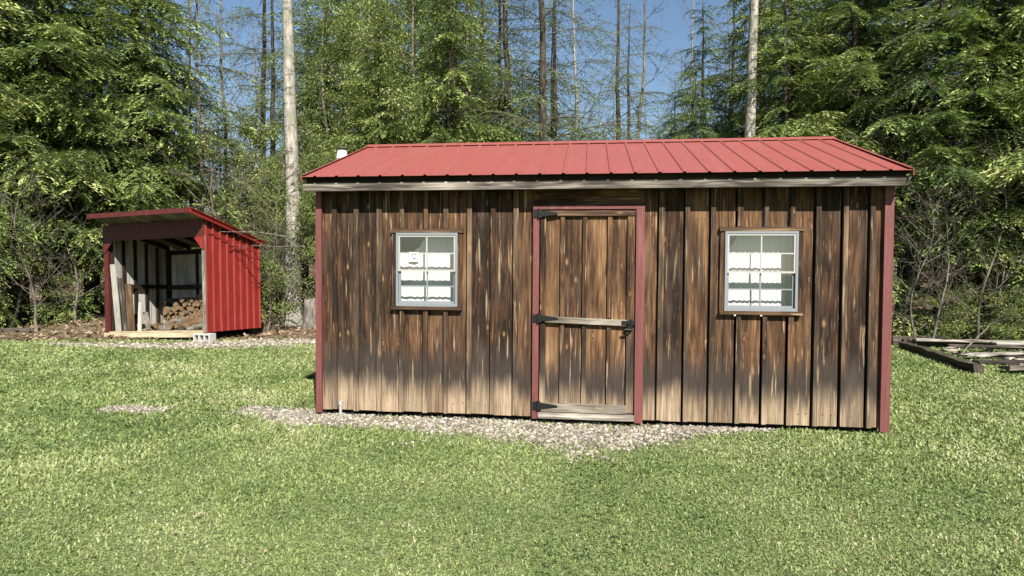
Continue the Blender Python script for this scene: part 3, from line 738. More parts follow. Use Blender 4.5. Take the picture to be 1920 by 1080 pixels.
# ------------------------------------------------------------------ red woodshed
RW, RD, RHF, RHB = 2.541, 1.732, 2.315, 1.926
th, tl, tp = -0.139, 0.037, -0.027
a = Vector((math.cos(th)*math.cos(tl), math.sin(th)*math.cos(tl), math.sin(tl)))
s = Vector((-math.sin(th)*math.cos(tp), math.cos(th)*math.cos(tp), math.sin(tp))); s = (s-a*a.dot(s)).normalized(); n_ = a.cross(s)
RM = Matrix.Identity(4)
for i in range(3): RM[i][0] = a[i]; RM[i][1] = s[i]; RM[i][2] = n_[i]; RM[i][3] = (-5.061, 5.953, 0.2)[i]
rshed = thing('red_woodshed', 'small open-fronted red woodshed with slanting roof at the forest edge', 'woodshed', mat=RM)
rsl = (RHB-RHF)/RD
def rtop(y): return RHF+rsl*y
def slab_side(b, x0, x1, y0, y1, zb, r=None, dz=0.0):
    r = random.random() if r is None else r
    A = [(x0, y0, zb), (x0, y1, zb), (x0, y1, rtop(y1)+dz), (x0, y0, rtop(y0)+dz)]; B = [(x1, *p[1:]) for p in A]
    uv = [(p[1]-y0, p[2]) for p in A]
    b.poly(A[::-1], uv[::-1], r); b.poly(B, uv, r)
    for k in range(4): b.poly([A[k], A[(k+1) % 4], B[(k+1) % 4], B[k]], [(0, A[k][2]), (0, A[(k+1) % 4][2]), (.02, B[(k+1) % 4][2]), (.02, B[k][2])], r)
# right wall: red boards and battens
b = MB(); nb = 8; y = .03
ys = [.03+(RD-.03)*k/nb for k in range(nb+1)]
for k in range(nb): slab_side(b, -.022, random.uniform(-.004, .002), ys[k]+.004, ys[k+1]-.004, -.02, dz=-.012)
b.build('side_wall', M['redshed'], rshed)
for k in range(nb+1):
    b = MB(); slab_side(b, .003, .024, max(0, ys[k]-.022), ys[k]+.022, -.02, dz=-.012); b.build('batten', M['redlight'], rshed)
b = MB()   # left wall boards
for k in range(9):
    y0 = .05+k*(RD-.05)/9; slab_side(b, -RW, -RW+.02, y0+.003, y0+(RD-.05)/9-.003, 0, dz=-.05)
b.build('side_wall', [M['white_board']], rshed)
b = MB()
for k in range(11): x0 = -RW+.02+k*(RW-.04)/11; b.box((x0+.002, RD-.02, 0), (x0+(RW-.04)/11-.002, RD, RHB-.05), 2)
b.build('back_wall', M['white_board'], rshed)
b = MB()   # studs and girts
for k in range(6):
    y = .09+k*.31; slab_side(b, -RW+.021, -RW+.075, y, y+.045, 0, dz=-.10); slab_side(b, -.075, -.023, y, y+.045, 0, dz=-.10)
for k in range(4):
    x = -RW+.08+k*.78; b.box((x, RD-.075, 0), (x+.045, RD-.021, RHB-.08), 2)
b.box((-RW+.076, RD-.11, .92), (-.08, RD-.077, 1.02), 0); b.box((-RW+.076, .05, .94), (-RW+.10, RD-.12, 1.03), 1); b.box((-RW+.04, RD-.08, RHB-.18), (-.03, RD-.115, RHB-.08), 0)
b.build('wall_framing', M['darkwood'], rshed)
b = MB(); b.box((-.055, -.012, -.02), (.022, .028, RHF-.33), 2); b.build('corner_post', M['grey'], rshed)
b = MB(); b.box((-RW-.025, -.012, -.01), (-RW+.075, .05, RHF-.02), 2); b.build('corner_post', M['maroon_and_shade'], rshed)
b = MB(); b.box((-RW-.027, -.035, RHF-.36), (.024, -.0125, RHF-.015), 0); b.build('header_beam', M['maroon_and_shade'], rshed)  # shade of the roof overhang put into the beam's colour
for sx in (-1, 1):
    b = MB(); xa = 0.024 if sx > 0 else -RW-.027
    P = [(xa, RHF-.36), (xa, RHF-.62), (xa-sx*.05, RHF-.62), (xa-sx*.26, RHF-.36)]
    A = [(p[0], -.034, p[1]) for p in P]; B = [(p[0], -.013, p[1]) for p in P]
    b.poly(A); b.poly(B[::-1])
    for k in range(4): b.poly([A[k], A[(k+1) % 4], B[(k+1) % 4], B[k]])
    b.build('corner_brace', M['redshed'] if sx > 0 else M['maroon_and_shade'], rshed)
# roof slab
ROF, ROB, ROS, ROL = .48, .134, .073, -.08
def rroof(b, x0, x1, y0, y1, h0, h1, r=.5):
    P = [(x0, y0, rtop(y0)+h0), (x1, y0, rtop(y0)+h0), (x1, y1, rtop(y1)+h0), (x0, y1, rtop(y1)+h0)]
    Q = [(p[0], p[1], p[2]+h1-h0) for p in P]
    b.poly(P[::-1], [(p[0], p[1]) for p in P][::-1], r); b.poly(Q, [(p[0], p[1]) for p in Q], r)
    for k in range(4): b.poly([P[k], P[(k+1) % 4], Q[(k+1) % 4], Q[k]], [(0, 0), (.1, 0), (.1, .1), (0, .1)], r)
b = MB(); rroof(b, -RW-ROL, ROS, -ROF, RD+ROB, .045, .058); 
for k in range(12):
    x = -RW-ROL+.06+k*.229; rroof(b, x-.01, x+.01, -ROF, RD+ROB, .0585, .072)
b.build('roof', M['redshed'], rshed)
b = MB(); rroof(b, -RW-ROL+.03, ROS-.03, -ROF+.03, RD+ROB-.03, .018, .040); b.build('soffit_panel', M['grey'], rshed)
b = MB()
for k in range(5):
    x = -RW+.1+k*.6; rroof(b, x, x+.04, .06, RD-.1, -.10, .014)
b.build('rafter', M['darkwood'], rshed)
b = MB(); rroof(b, -RW-ROL-.005, ROS+.004, -ROF-.022, -ROF-.002, -.035, .060); b.build('fascia', M['maroon_and_shade'], rshed)  # darkness of this edge is shade painted into the red
b = MB(); rroof(b, ROS+.004, ROS+.024, -ROF, RD+ROB, -.030, .068); b.build('rake_board', M['redshed'], rshed)
b = MB()   # floor and front beam
for k in range(12): b.box((-RW+.03, .05+k*.14, -.02), (-.03, .05+k*.14+.134, .01), 0)
b.build('floor', M['deck'], rshed)
b = MB(); b.box((-RW-.02, -.05, -.115), (-.04, -.013, -.012), 0); b.box((-RW+.02, .0, -.011), (-.06, .048, .012), 0); b.build('front_beam', M['deck'], rshed, bevel=.004)
b = MB(); b.box((-RW, .3, -.13), (-.1, .4, -.02), 0); b.box((-RW, 1.5, -.13), (-.1, 1.6, -.02), 0); b.build('floor_joist', M['darkwood'], rshed)
# concrete blocks under the shed
def block(loc, rz, label):
    b = MB(); L, H, D = .39, .17, .19
    b.box((0, 0, 0), (L, D, .03)); b.box((0, 0, H-.03), (L, D, H))
    for x in (0, .12, .24, .36): b.box((x, .001, .03), (x+.03, D-.001, H-.03))
    o = b.build('concrete_block', M['block']); o.location = loc; o.rotation_euler = (0, 0, rz); tag(o, label, 'concrete block')
def rw(x, y, z): return RM @ Vector((x, y, z))
p = rw(-.22, -.10, 0); block((p.x, p.y, hz(p.x, p.y)-.005), th+.03, 'hollow concrete block under the front right corner of the red woodshed')
# boards leaning inside
def leaning(name, x, wdt, h, y, mat, label, tilt=.05):
    b = MB(); b.box((0, 0, 0), (wdt, .03, h), 2)
    o = b.build(name, M[mat]); o.matrix_world = RM @ Matrix.Translation((x, y, .012)) @ Matrix.Rotation(-tilt, 4, 'Y') @ Matrix.Rotation(rad(4), 4, 'X'); tag(o, label, 'board')
leaning('leaning_board', -2.40, .13, 1.45, .10, 'white_board', 'tall white board standing just inside the left of the red woodshed', .015)
leaning('leaning_board', -2.24, .10, 1.15, .14, 'grey', 'grey board standing beside the tall white board in the woodshed', .03)
leaning('leaning_board', -2.09, .16, 1.02, .12, 'split', 'wide tan board standing upright beside the firewood in the woodshed', .0)
leaning('leaning_board', -1.88, .08, .62, .16, 'white_board', 'short pale plank leaning near the firewood heap in the woodshed', -.12)
# firewood
def firewood_mesh(kind):
    b = MB(); L = .40; n = 9
    if kind == 0:
        b.cyl((0, -L/2, 0), (0, L/2, 0), .055, .05, n=n, mi=0, caps=False)
        for e in (-1, 1):
            ring = [(math.cos(k*2*math.pi/n)*.052, e*(L/2+.001), math.sin(k*2*math.pi/n)*.052) for k in range(n)]
            b.poly(ring if e < 0 else ring[::-1], [(p[0], p[2]) for p in ring], mi=1)
    else:
        P = [(-.06, -.03), (.06, -.04), (.075, .0), (.02, .07), (-.03, .06)] if kind == 1 else [(-.05, -.035), (.05, -.03), (.0, .055)]
        A = [(p[0], -L/2, p[1]) for p in P]; B = [(p[0]*.9, L/2, p[1]*1.05) for p in P]; k_ = len(P)
        b.poly(A[::-1][::-1], [(p[0], p[2]) for p in A], mi=1); b.poly(B[::-1], [(p[0], p[2]) for p in B][::-1], mi=1)
        for k in range(k_):
            j = (k+1) % k_; b.poly([A[j], A[k], B[k], B[j]], [(0, 0), (.1, 0), (.1, L), (0, L)], mi=(0 if k == 1 else 1))
    o = b.build('firewood_log', [M['bark_grey'], M['split']]); return o
fw = [firewood_mesh(k) for k in range(3)]
first = [True]*3
def put_log(mat, label, group=None):
    k = random.randrange(3)
    if first[k]: o = fw[k]; first[k] = False
    else: o = fw[k].copy(); link(o)
    o.matrix_world = mat; tag(o, label, 'firewood', group)
for row in range(8):
    for c in range(16):
        if row > 4 and c < 5 and random.random() < .6: continue
        if row == 7 and random.random() < .5: continue
        x = -2.14+c*.128+(row % 2)*.06+random.uniform(-.01, .01)
        if x > -.14: continue
        z = .06+row*.098+random.uniform(-.006, .006)
        put_log(RM @ Matrix.Translation((x, 1.36+random.uniform(-.04, .04), z)) @ Matrix.Rotation(random.uniform(0, 6.28), 4, 'Y'),
                'split firewood log in the stack against the back wall of the red woodshed', 'stacked firewood at the back of the woodshed')
for k in range(30):
    x = random.uniform(-1.95, -.2); y = random.uniform(.32, 1.0); hgt = max(0.03, .20-.2*abs(x+1.4))
    z = .065+random.random()*hgt*(.4+.6*(y > .5))
    put_log(RM @ Matrix.Translation((x, y, z)) @ Matrix.Rotation(random.uniform(0, 3.14), 4, 'Z') @ Matrix.Rotation(random.uniform(-.25, .25), 4, 'X') @ Matrix.Rotation(random.uniform(0, 6), 4, 'Y'),
            'split log lying loose in the heap on the front floor of the red woodshed', 'loose firewood heap in the woodshed')
put_log(RM @ Matrix.Translation((-1.78, .30, .22)) @ Matrix.Rotation(rad(82), 4, 'X') @ Matrix.Rotation(.3, 4, 'Z'), 'bright split log standing on end at the front of the firewood heap')

# ------------------------------------------------------------------ lumber border at the right
def timber(name, p0, p1, wd, hh, mat, label, cat='timber', z=0.0, wob=.012):
    p0, p1 = Vector(p0), Vector(p1); L = (p1-p0).length
    b = MB(); k = max(2, int(L/.5)); ns = []
    for i in range(k):
        pass
    nseg = max(3, int(L/.25)); rngl = random.Random(sum(map(ord, label)) % 1000)
    rings = []
    for i in range(nseg+1):
        y = L*i/nseg; j = lambda: rngl.uniform(-wob, wob)
        rings.append([(j(), y, 0), (wd+j(), y, 0), (wd+j(), y, hh+j()), (j(), y, hh+j())])
    r = rngl.random()
    for a_, c_ in zip(rings[:-1], rings[1:]):
        for q in range(4):
            n2 = (q+1) % 4; b.poly([a_[n2], a_[q], c_[q], c_[n2]], [(.1*q+.1, a_[q][1]), (.1*q, a_[q][1]), (.1*q, c_[q][1]), (.1*q+.1, c_[q][1])], r)
    b.poly(rings[0], [(0, 0), (.1, 0), (.1, .1), (0, .1)], r); b.poly(rings[-1][::-1], [(0, 0), (.1, 0), (.1, .1), (0, .1)], r)
    o = b.build(name, M[mat]); d = (p1-p0).normalized()
    o.location = (p0.x, p0.y, z+p0.z); o.rotation_euler = (math.asin(d.z), 0, math.atan2(-d.x, d.y))
    return tag(o, label, cat)
timber('border_timber', (9.05, 7.3, 0), (8.62, 4.0, 0), .14, .13, 'oldtimber', 'dark rotting timber running towards the lawn at the lumber border')
timber('border_timber', (9.15, 7.75, 0), (13.6, 7.35, 0), .14, .13, 'oldtimber', 'long grey timber at the back of the lumber border, parallel to the forest')
timber('lumber_plank', (8.95, 4.25, .06), (12.4, 4.9, .12), .22, .05, 'grey', 'bleached slab at the near end of the lumber pile', 'plank', wob=.02)
timber('lumber_plank', (9.6, 6.9, .10), (12.6, 6.2, .20), .16, .04, 'grey', 'pale board lying askew against the back timber', 'plank', wob=.015)
timber('lumber_plank', (10.2, 5.7, .14), (13.8, 6.7, .10), .18, .04, 'oldtimber', 'brown board crossing the other planks of the lumber pile', 'plank', wob=.015)
timber('lumber_plank', (9.5, 6.4, .02), (10.6, 4.9, .12), .14, .03, 'grey', 'short pale board lying diagonally beside the crooked branch', 'plank', wob=.015)
timber('lumber_plank', (9.2, 5.75, .05), (11.6, 6.35, .16), .17, .035, 'white_board', 'whitest bleached plank in the middle of the lumber pile', 'plank', wob=.02)
timber('lumber_plank', (9.9, 5.1, .10), (13.0, 5.9, .12), .2, .035, 'white_board', 'whitish slab lying over the brown plank near the front of the lumber pile', 'plank', wob=.025)
timber('lumber_plank', (9.4, 4.75, .02), (11.2, 4.2, .08), .16, .03, 'split', 'tan broken board at the near end of the lumber pile', 'plank', wob=.02)
timber('lumber_plank', (10.4, 7.0, .16), (13.2, 7.25, .2), .2, .03, 'white_board', 'whitish board lying along the back timber', 'plank', wob=.015)
timber('border_timber', (9.0, 8.05, 0), (10.1, 8.0, 0), .16, .18, 'oldtimber', 'short dark block of timber at the back corner of the lumber pile')
timber('lumber_plank', (9.3, 7.62, .135), (14, 7.3, .135), .2, .035, 'grey', 'pale bleached plank lying on top of the back timber', 'plank')
timber('lumber_plank', (9.7, 6.3, .03), (13.6, 6.0, .05), .22, .035, 'grey', 'pale plank lying across the inside of the lumber border', 'plank')
timber('lumber_plank', (9.1, 5.2, .03), (13.2, 5.4, .05), .2, .035, 'oldtimber', 'brown plank lying inside the border near its front', 'plank')
timber('lumber_plank', (9.9, 4.6, .06), (13.4, 5.0, .10), .24, .04, 'grey', 'bleached plank resting on the litter closest to the camera', 'plank')
timber('fallen_log', (8.2, 9.2, .02), (12.5, 9.9, .1), .16, .14, 'oldtimber', 'mossy fallen log on the forest floor behind the lumber border', 'log', wob=.02)
timber('fallen_log', (-15, 7.6, .02), (-8.4, 8.6, .05), .15, .13, 'oldtimber', 'fallen log in the shade at the far left forest edge', 'log', wob=.02)
timber('fallen_log', (-13.5, 6.1, .02), (-9.5, 6.5, .05), .12, .1, 'oldtimber', 'thin fallen log beside the lawn left of the red woodshed', 'log', wob=.02)
for k in range(34):
    s_ = random.uniform(.05, .13); x = random.uniform(9.3, 12.6); y = random.uniform(4.3, 7.1)
    A, _ = np.linalg.qr(rng.normal(size=(3, 3))); P = (ico @ A.T)*s_*np.array([1.2, .9, .38])*rng.uniform(.8, 1.2, (12, 1))
    o = obj_np('flat_stone', mesh_np('flat_stone', P, [(icf, 0)], [M['stone']], rng.random(20))); o.location = (x, y, .04)
    tag(o, 'pale flat stone lying inside the lumber border', 'stone', 'stones inside the lumber border')

# ------------------------------------------------------------------ vegetation generators
def tube_np(P, R, sides):
    """P: (n,3) path, R: (n,) radii -> verts, quads"""
    P = np.asarray(P, float); n = len(P); T = np.gradient(P, axis=0); T /= np.linalg.norm(T, axis=1)[:, None]+1e-9
    ref = np.array([0, 0, 1.]) if abs(T[0][2]) < .8 else np.array([1., 0, 0])
    E = np.cross(T, ref); E /= np.linalg.norm(E, axis=1)[:, None]+1e-9; G = np.cross(T, E)
    an = np.arange(sides)*2*np.pi/sides
    V = P[:, None]+(E[:, None]*np.cos(an)[None, :, None]+G[:, None]*np.sin(an)[None, :, None])*np.asarray(R)[:, None, None]
    i = np.arange(n-1)[:, None]*sides+np.arange(sides)[None]; j = np.arange(n-1)[:, None]*sides+(np.arange(sides)[None]+1) % sides
    return V.reshape(-1, 3), np.stack([i, j, j+sides, i+sides], -1).reshape(-1, 4)
class Acc:
    def __init__(s): s.V = []; s.F = []; s.n = 0; s.R = []
    def add(s, V, F, r=0.5):
        s.V.append(V); s.F.append(F+s.n); s.n += len(V); s.R.append(np.broadcast_to(r, len(F)))
def leaf_quads(C, D, N, L, Wd):
    """diamond leaves at C, pointing along D, normal N"""
    D = D/np.linalg.norm(D, axis=1)[:, None]; S = np.cross(N, D); S /= np.linalg.norm(S, axis=1)[:, None]+1e-9
    L = L[:, None]; Wd = Wd[:, None]
    V = np.stack([C, C+D*L*.45+S*Wd*.5, C+D*L, C+D*L*.45-S*Wd*.5], 1).reshape(-1, 3)
    return V, np.arange(len(C)*4).reshape(-1, 4)
def make_bough(L, r, full=1.0, leafL=.115, step=.05):
    """a hemlock bough along +X: flat drooping sprays; returns leaf (V,F,r), wood (V,F)"""
    n = 7; t = np.linspace(0, 1, n)
    side = r.uniform(-.12, .12)
    dr = r.uniform(.25, .5); ax = np.stack([t*L, side*L*t*t+.02*L*np.sin(t*5+r.random()*6), L*(.14*t-dr*t*t)], -1)
    wood = Acc(); V, F = tube_np(ax, .004+.016*(L/3)*(1-t)**.8, 4); wood.add(V, F)
    Cs, Ds, Ns, Rs = [], [], [], []
    nb = int(L/.105)
    for k in range(nb):
        tt = .10+.9*(k+r.random()*.5)/nb
        if r.random() > full: continue
        p = np.array([np.interp(tt, t, ax[:, i]) for i in range(3)])
        for sgn in (-1, 1):
            if r.random() < .14: continue
            bl = (.40*L*(1-tt)**.75+.13)*r.uniform(.55, 1.15)*min(1, .35+tt*2.2)
            an = sgn*r.uniform(.75, 1.15)
            d = np.array([math.cos(an), math.sin(an), r.uniform(-.65, .10)]); d /= np.linalg.norm(d)
            m_ = max(2, int(bl/step)); q = (np.arange(m_)+.5)/m_
            path = p+d*(q*bl)[:, None]+np.array([.18*bl, 0, -r.uniform(.2, .75)*bl])*(q**2)[:, None]
            if bl > .25: V, F = tube_np(path[[0, m_//2, -1]], [.005, .003, .001], 3); wood.add(V, F)
            nn = r.normal(0, .5, 3)
            for s2 in (-1, 1):
                a2 = an+s2*r.uniform(.25, .75, m_); br_ = r.random()
                dd = np.stack([np.cos(a2), np.sin(a2), -q*.6+r.normal(0, .28, m_)], -1)
                Cs.append(path+r.normal(0, .008, (m_, 3))); Ds.append(dd)
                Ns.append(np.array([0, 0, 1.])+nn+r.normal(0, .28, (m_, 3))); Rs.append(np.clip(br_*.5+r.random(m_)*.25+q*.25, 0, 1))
    C = np.concatenate(Cs); D = np.concatenate(Ds); N = np.concatenate(Ns)
    k = len(C); V, F = leaf_quads(C, D, N, leafL*r.uniform(.6, 1.35, k), leafL*.27*r.uniform(.7, 1.3, k))
    tip = np.clip(C[:, 0]/L, 0, 1)
    return (V, F, np.clip(np.concatenate(Rs)*.85+tip*.2-.05, 0, 1)), (np.concatenate(wood.V), np.concatenate(wood.F))
def rotz_m(a): c, s_ = math.cos(a), math.sin(a); return np.array([[c, -s_, 0], [s_, c, 0], [0, 0, 1.]])
def roty_m(a): c, s_ = math.cos(a), math.sin(a); return np.array([[c, 0, -s_], [0, 1, 0], [s_, 0, c]])
_rb = np.random.default_rng(11)
BOUGH = {L: [make_bough(L, _rb) for _ in range(3)] for L in (3.0, 2.1, 1.4, .8)}
BOUGHS = {L: [make_bough(L, _rb, .55, .08, .075) for _ in range(3)] for L in (3.0, 2.1, 1.4, .8)}   # thinner
def trunk_path(H, r, bend=.15):
    n = 22; t = np.linspace(0, 1, n); a, b2, c3 = r.random(3)*6.28; k = np.cumsum(r.normal(0, .022, (n, 2)), 0)*min(1, H/8)
    return np.stack([bend*np.sin(t*3.1+a)-bend*np.sin(a)+k[:, 0]-k[0, 0], bend*np.sin(t*2.3+b2)-bend*np.sin(b2)+.3*bend*(np.sin(t*9+c3)-np.sin(c3))+k[:, 1]-k[0, 1], t*H-.15], -1)
def dead_twigs(wood, base, az, L, r, rad0=.012, depth=2, up=.1):
    n = 6; t = np.linspace(0, 1, n); d = np.array([math.cos(az), math.sin(az), up])
    P = base+d*(t*L)[:, None]+np.stack([np.zeros(n), np.zeros(n), -.12*L*t*t], -1)+np.cumsum(r.normal(0, .028*L, (n, 3)), 0)*t[:, None]
    V, F = tube_np(P, rad0*(1-t*.85), 3); wood.add(V, F)
    if depth:
        for k in range(int(r.integers(3, 6))):
            q = r.uniform(.25, .95); p = np.array([np.interp(q, t, P[:, i]) for i in range(3)])
            dead_twigs(wood, p, az+r.choice([-1, 1])*r.uniform(.4, 1.2), L*r.uniform(.2, .5), r, rad0*.5, depth-1, up+r.uniform(-.4, .4))
def hemlock(seed, H, R0, zlow, nbr, Lmax, boughs, rad0, mat, dead=10, zdense=None, flatness=.0, bark='bark_dark'):
    r = np.random.default_rng(seed); tp = trunk_path(H, r, .12)
    t = np.linspace(0, 1, len(tp)); TV, TF = tube_np(tp, rad0*(1-t*.93)*(1+.35*np.exp(-t*H/.35)), 10)
    leaf = Acc(); wood = Acc()
    for k in range(nbr):
        f = (k+r.random())/nbr; f = f**1.25
        z = zlow+(H-.3-zlow)*f
        L = (Lmax*(1-f)**.7+.35)*r.uniform(.6, 1.12)
        if z < zlow+1.2: L *= r.uniform(.5, 1.0)
        key = min(boughs, key=lambda q: abs(q-L)); (LV, LF, LR), (WV, WF) = boughs[key][int(r.integers(3))]
        s_ = L/key; az = k*2.399+r.uniform(-.5, .5); el = r.uniform(-.38, .30)+.25*f
        Mx = rotz_m(az) @ roty_m(el); fl = np.array([1, r.choice([-1, 1]), 1])
        base = np.array([np.interp(z, tp[:, 2], tp[:, i]) for i in range(3)])
        leaf.add(((LV*fl) @ Mx.T)*s_+base, LF, np.clip(LR+r.uniform(-.18, .18), 0, 1)); wood.add(((WV*fl) @ Mx.T)*s_+base, WF)
    for k in range(dead):
        z = r.uniform(.5, max(zlow+2.5, 2)); base = np.array([np.interp(z, tp[:, 2], tp[:, i]) for i in range(3)])
        dead_twigs(wood, base, r.random()*6.28, r.uniform(.6, 1.9), r)
    LV = np.concatenate(leaf.V); LF = np.concatenate(leaf.F); WV = np.concatenate(wood.V); WF = np.concatenate(wood.F)
    crown = mesh_np('crown', np.concatenate([LV, WV]), [(LF, 0), (WF+len(LV), 1)], [M[mat], M['twig'] if dead > 14 else M[bark]], np.concatenate([np.concatenate(leaf.R), np.full(len(WF), .5)]))
    trunk = mesh_np('trunk', TV, [(TF, 0)], [M[bark]], smooth=True)
    return trunk, crown
def bare(seed, H, rad0, zlow, nbr, Lb, bark='bark_grey', depth=2, leaves=0, leafmat='leaf', leafL=.06, bend=.25):
    """deciduous tree with ascending limbs and fine twigs, with or without young leaves"""
    r = np.random.default_rng(seed); tp = trunk_path(H, r, bend); t = np.linspace(0, 1, len(tp))
    TV, TF = tube_np(tp, rad0*(1-t*.85)*(1+.4*np.exp(-t*H/.3)), 10)
    wood = Acc(); ends = []
    def limb(base, d, L, r0, dep):
        n = 6; q = np.linspace(0, 1, n); d = d/np.linalg.norm(d)
        P = base+d*(q*L)[:, None]+np.array([0, 0, .18*L])*(q*q)[:, None]+np.cumsum(r.normal(0, .03*L, (n, 3)), 0)*q[:, None]
        V, F = tube_np(P, np.maximum(r0*(1-q*.8), .0022), 4 if r0 > .012 else 3); wood.add(V, F)
        if dep == 0: ends.append(P[2:]); return
        for _ in range(int(r.integers(3, 6))):
            k = r.uniform(.25, 1); p = np.array([np.interp(k, q, P[:, i]) for i in range(3)])
            limb(p, d+r.normal(0, .55, 3), L*r.uniform(.35, .6), r0*.5, dep-1)
    for k in range(nbr):
        f = (k+r.random())/nbr; z = zlow+(H*.97-zlow)*f; az = k*2.399+r.uniform(-.6, .6)
        base = np.array([np.interp(z, tp[:, 2], tp[:, i]) for i in range(3)])
        limb(base, np.array([math.cos(az), math.sin(az), r.uniform(.3, 1.1)]), Lb*(1-f*.6)*r.uniform(.5, 1.1), max(.01, rad0*.28*(1-f*.6)), depth)
    WV = np.concatenate(wood.V); WF = np.concatenate(wood.F)
    parts = [(WF, 1)]; VV = WV; R = np.full(len(WF), .5)
    if leaves:
        E = np.concatenate(ends); E = E[r.integers(0, len(E), max(60, leaves//42))]; idx = r.integers(0, len(E), leaves)
        C = E[idx]+r.normal(0, .15, (leaves, 3))*np.array([1, 1, .6]); D = r.normal(0, 1, (leaves, 3))+np.array([0, 0, -.3]); N = r.normal(0, .55, (leaves, 3))+np.array([0, 0, 1.])
        V, F = leaf_quads(C, D, N, leafL*r.uniform(.6, 1.4, leaves), leafL*.6*r.uniform(.7, 1.2, leaves))
        VV = np.concatenate([WV, V]); parts = [(WF, 1), (F+len(WV), 0)]; cl = r.random(len(E)); R = np.concatenate([R, np.clip(cl[idx]*.6+r.random(leaves)*.4, 0, 1)])
    return mesh_np('trunk', TV, [(TF, 0)], [M[bark]], smooth=True), mesh_np('crown', VV, parts, [M[leafmat], M[bark if bark != 'bark_pale' else 'twig']], R)

KIND = {
 'hemA': hemlock(21, 15, 0, 1.7, 150, 3.3, BOUGH, .20, 'needle', 12),
 'hemB': hemlock(22, 16, 0, 2.4, 140, 3.6, BOUGH, .24, 'needle', 14),
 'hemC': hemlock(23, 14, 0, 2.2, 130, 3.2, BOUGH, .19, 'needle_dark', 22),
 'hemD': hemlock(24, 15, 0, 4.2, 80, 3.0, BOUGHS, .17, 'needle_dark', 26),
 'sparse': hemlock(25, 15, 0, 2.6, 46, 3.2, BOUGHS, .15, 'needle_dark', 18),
 'young': hemlock(26, 4.2, 0, .25, 60, 1.5, BOUGH, .05, 'needle', 3),
 'shrub': hemlock(27, 2.0, 0, .1, 42, 1.1, BOUGH, .025, 'needle', 2),
 'thin': hemlock(28, 9, 0, 3.2, 34, 1.7, BOUGHS, .06, 'needle', 12, bark='bark_grey'),
 'beech': bare(31, 9, .07, 1.2, 34, 2.2, 'bark_grey', 2, 19000),
 'beech2': bare(32, 7, .055, .8, 30, 1.9, 'bark_grey', 2, 15000, 'leaf', .075),
 'bush': bare(33, 1.8, .02, .1, 16, .9, 'twig', 1, 2600, 'leaf', .06, .1),
 'bareA': bare(34, 15, .12, 4.0, 26, 2.6, 'bark_grey', 3),
 'bareB': bare(35, 14, .08, 3.0, 24, 2.0, 'bark_grey', 3),
 'pale': bare(36, 17, .215, 9.0, 14, 2.5, 'bark_pale', 2, bend=.05),
 'birch': bare(37, 15, .10, 5.5, 20, 1.8, 'bark_pale', 2, bend=.12),
 'twigs': bare(38, 3.2, .025, .3, 22, 1.3, 'twig', 2),
}
for k in KIND:
    for me_, nm in zip(KIND[k], ('trunk', 'crown')): me_.name = nm
def at_px(px, d):
    return CAM.x+_f.x*d+_r.x*(px-960)/F_PX*d, CAM.y+_f.y*d+_r.y*(px-960)/F_PX*d
def tree(kind, px, d, label, name='hemlock_tree', cat='tree', s=1.0, rz=None, group=None, lean=0.0, wid=None):
    x, y = at_px(px, d); tr, cr = KIND[kind]
    o = thing(name, label, cat, (x, y, hz(x, y)), rz if rz is not None else random.uniform(0, 6.28), group)
    o.rotation_euler[1] = lean; o.scale = (wid or s, wid or s, s)
    obj_np('trunk', tr, o); obj_np('crown', cr, o); return o
# left edge of the wood
tree('hemA', -170, 15.0, 'green hemlock cut by the left edge of the photo', s=1.0)
tree('hemB', 30, 16.2, 'bushy sunlit hemlock nearest the left edge, beyond the shaded litter', s=1.0)
tree('hemA', 175, 18.0, 'dense bright hemlock rising just behind the left end of the red woodshed', s=1.02)
tree('hemB', 275, 17.8, 'tall feathery hemlock directly behind the red woodshed roof', s=.92)
tree('hemC', 90, 20.5, 'dark hemlock in the shade between the two left sunlit hemlocks')
tree('thin', 378, 18.5, 'slender hemlock with ragged sprays in the sky gap right of the woodshed hemlock', s=1.3)
tree('bareB', 436, 21, 'bare thin dark tree in the middle of the left sky gap', 'bare_tree', s=1.0)
tree('sparse', 492, 22, 'sparse dark hemlock just left of the thick pale trunk', s=1.0)
tree('bareA', 335, 25, 'bare grey tree deep behind the woodshed', 'bare_tree')
tree('pale', 549, 16.4, 'thick pale mottled trunk standing left of the wooden shed roof', 'pale_barked_tree', s=1.0, rz=0)
tree('beech2', 590, 15.6, 'yellow-green leafy sapling beside the left corner of the wooden shed', 'leafy_sapling', s=.62)
tree('beech', 668, 17.2, 'leafy yellow-green young tree right of the thick pale trunk', 'young_beech', s=1.0)
tree('beech', 745, 16.2, 'tallest leafy young tree above the left end of the red roof', 'young_beech', s=1.12)
tree('hemA', 690, 21.5, 'sunlit hemlock standing behind the leafy young trees', s=.95)
tree('hemA', 835, 16.4, 'sunlit hemlock with low boughs over the left third of the red roof', s=.72)
tree('birch', 861, 19.0, 'pale birch trunk above the left third of the red roof', 'birch_tree', rz=1.0)
tree('hemD', 905, 23, 'dark thin-crowned hemlock behind the pale birch')
tree('sparse', 1013, 16.3, 'straight dark hemlock trunk with level limbs above the middle of the roof', s=1.0, rz=.2)
tree('birch', 1079, 20.5, 'pinkish pale trunk right of the straight dark hemlock', 'birch_tree', s=.85, rz=2.2, lean=.015)
tree('bareB', 1175, 20.0, 'grey thin trunk in the middle of the open blue sky', 'bare_tree', s=1.0, rz=3.3)
tree('thin', 1170, 16.5, 'small ragged hemlock against the open blue sky', s=.86)
tree('bareA', 1262, 30, 'grey bare tree far behind the right part of the sky gap', 'bare_tree', s=.75)
tree('birch', 1297, 19.5, 'thinnest white birch right of the sky gap', 'birch_tree', s=.9, rz=4, wid=.42)
tree('young', 1330, 14.6, 'young hemlock showing over the roof at the right of the sky gap', s=.92)
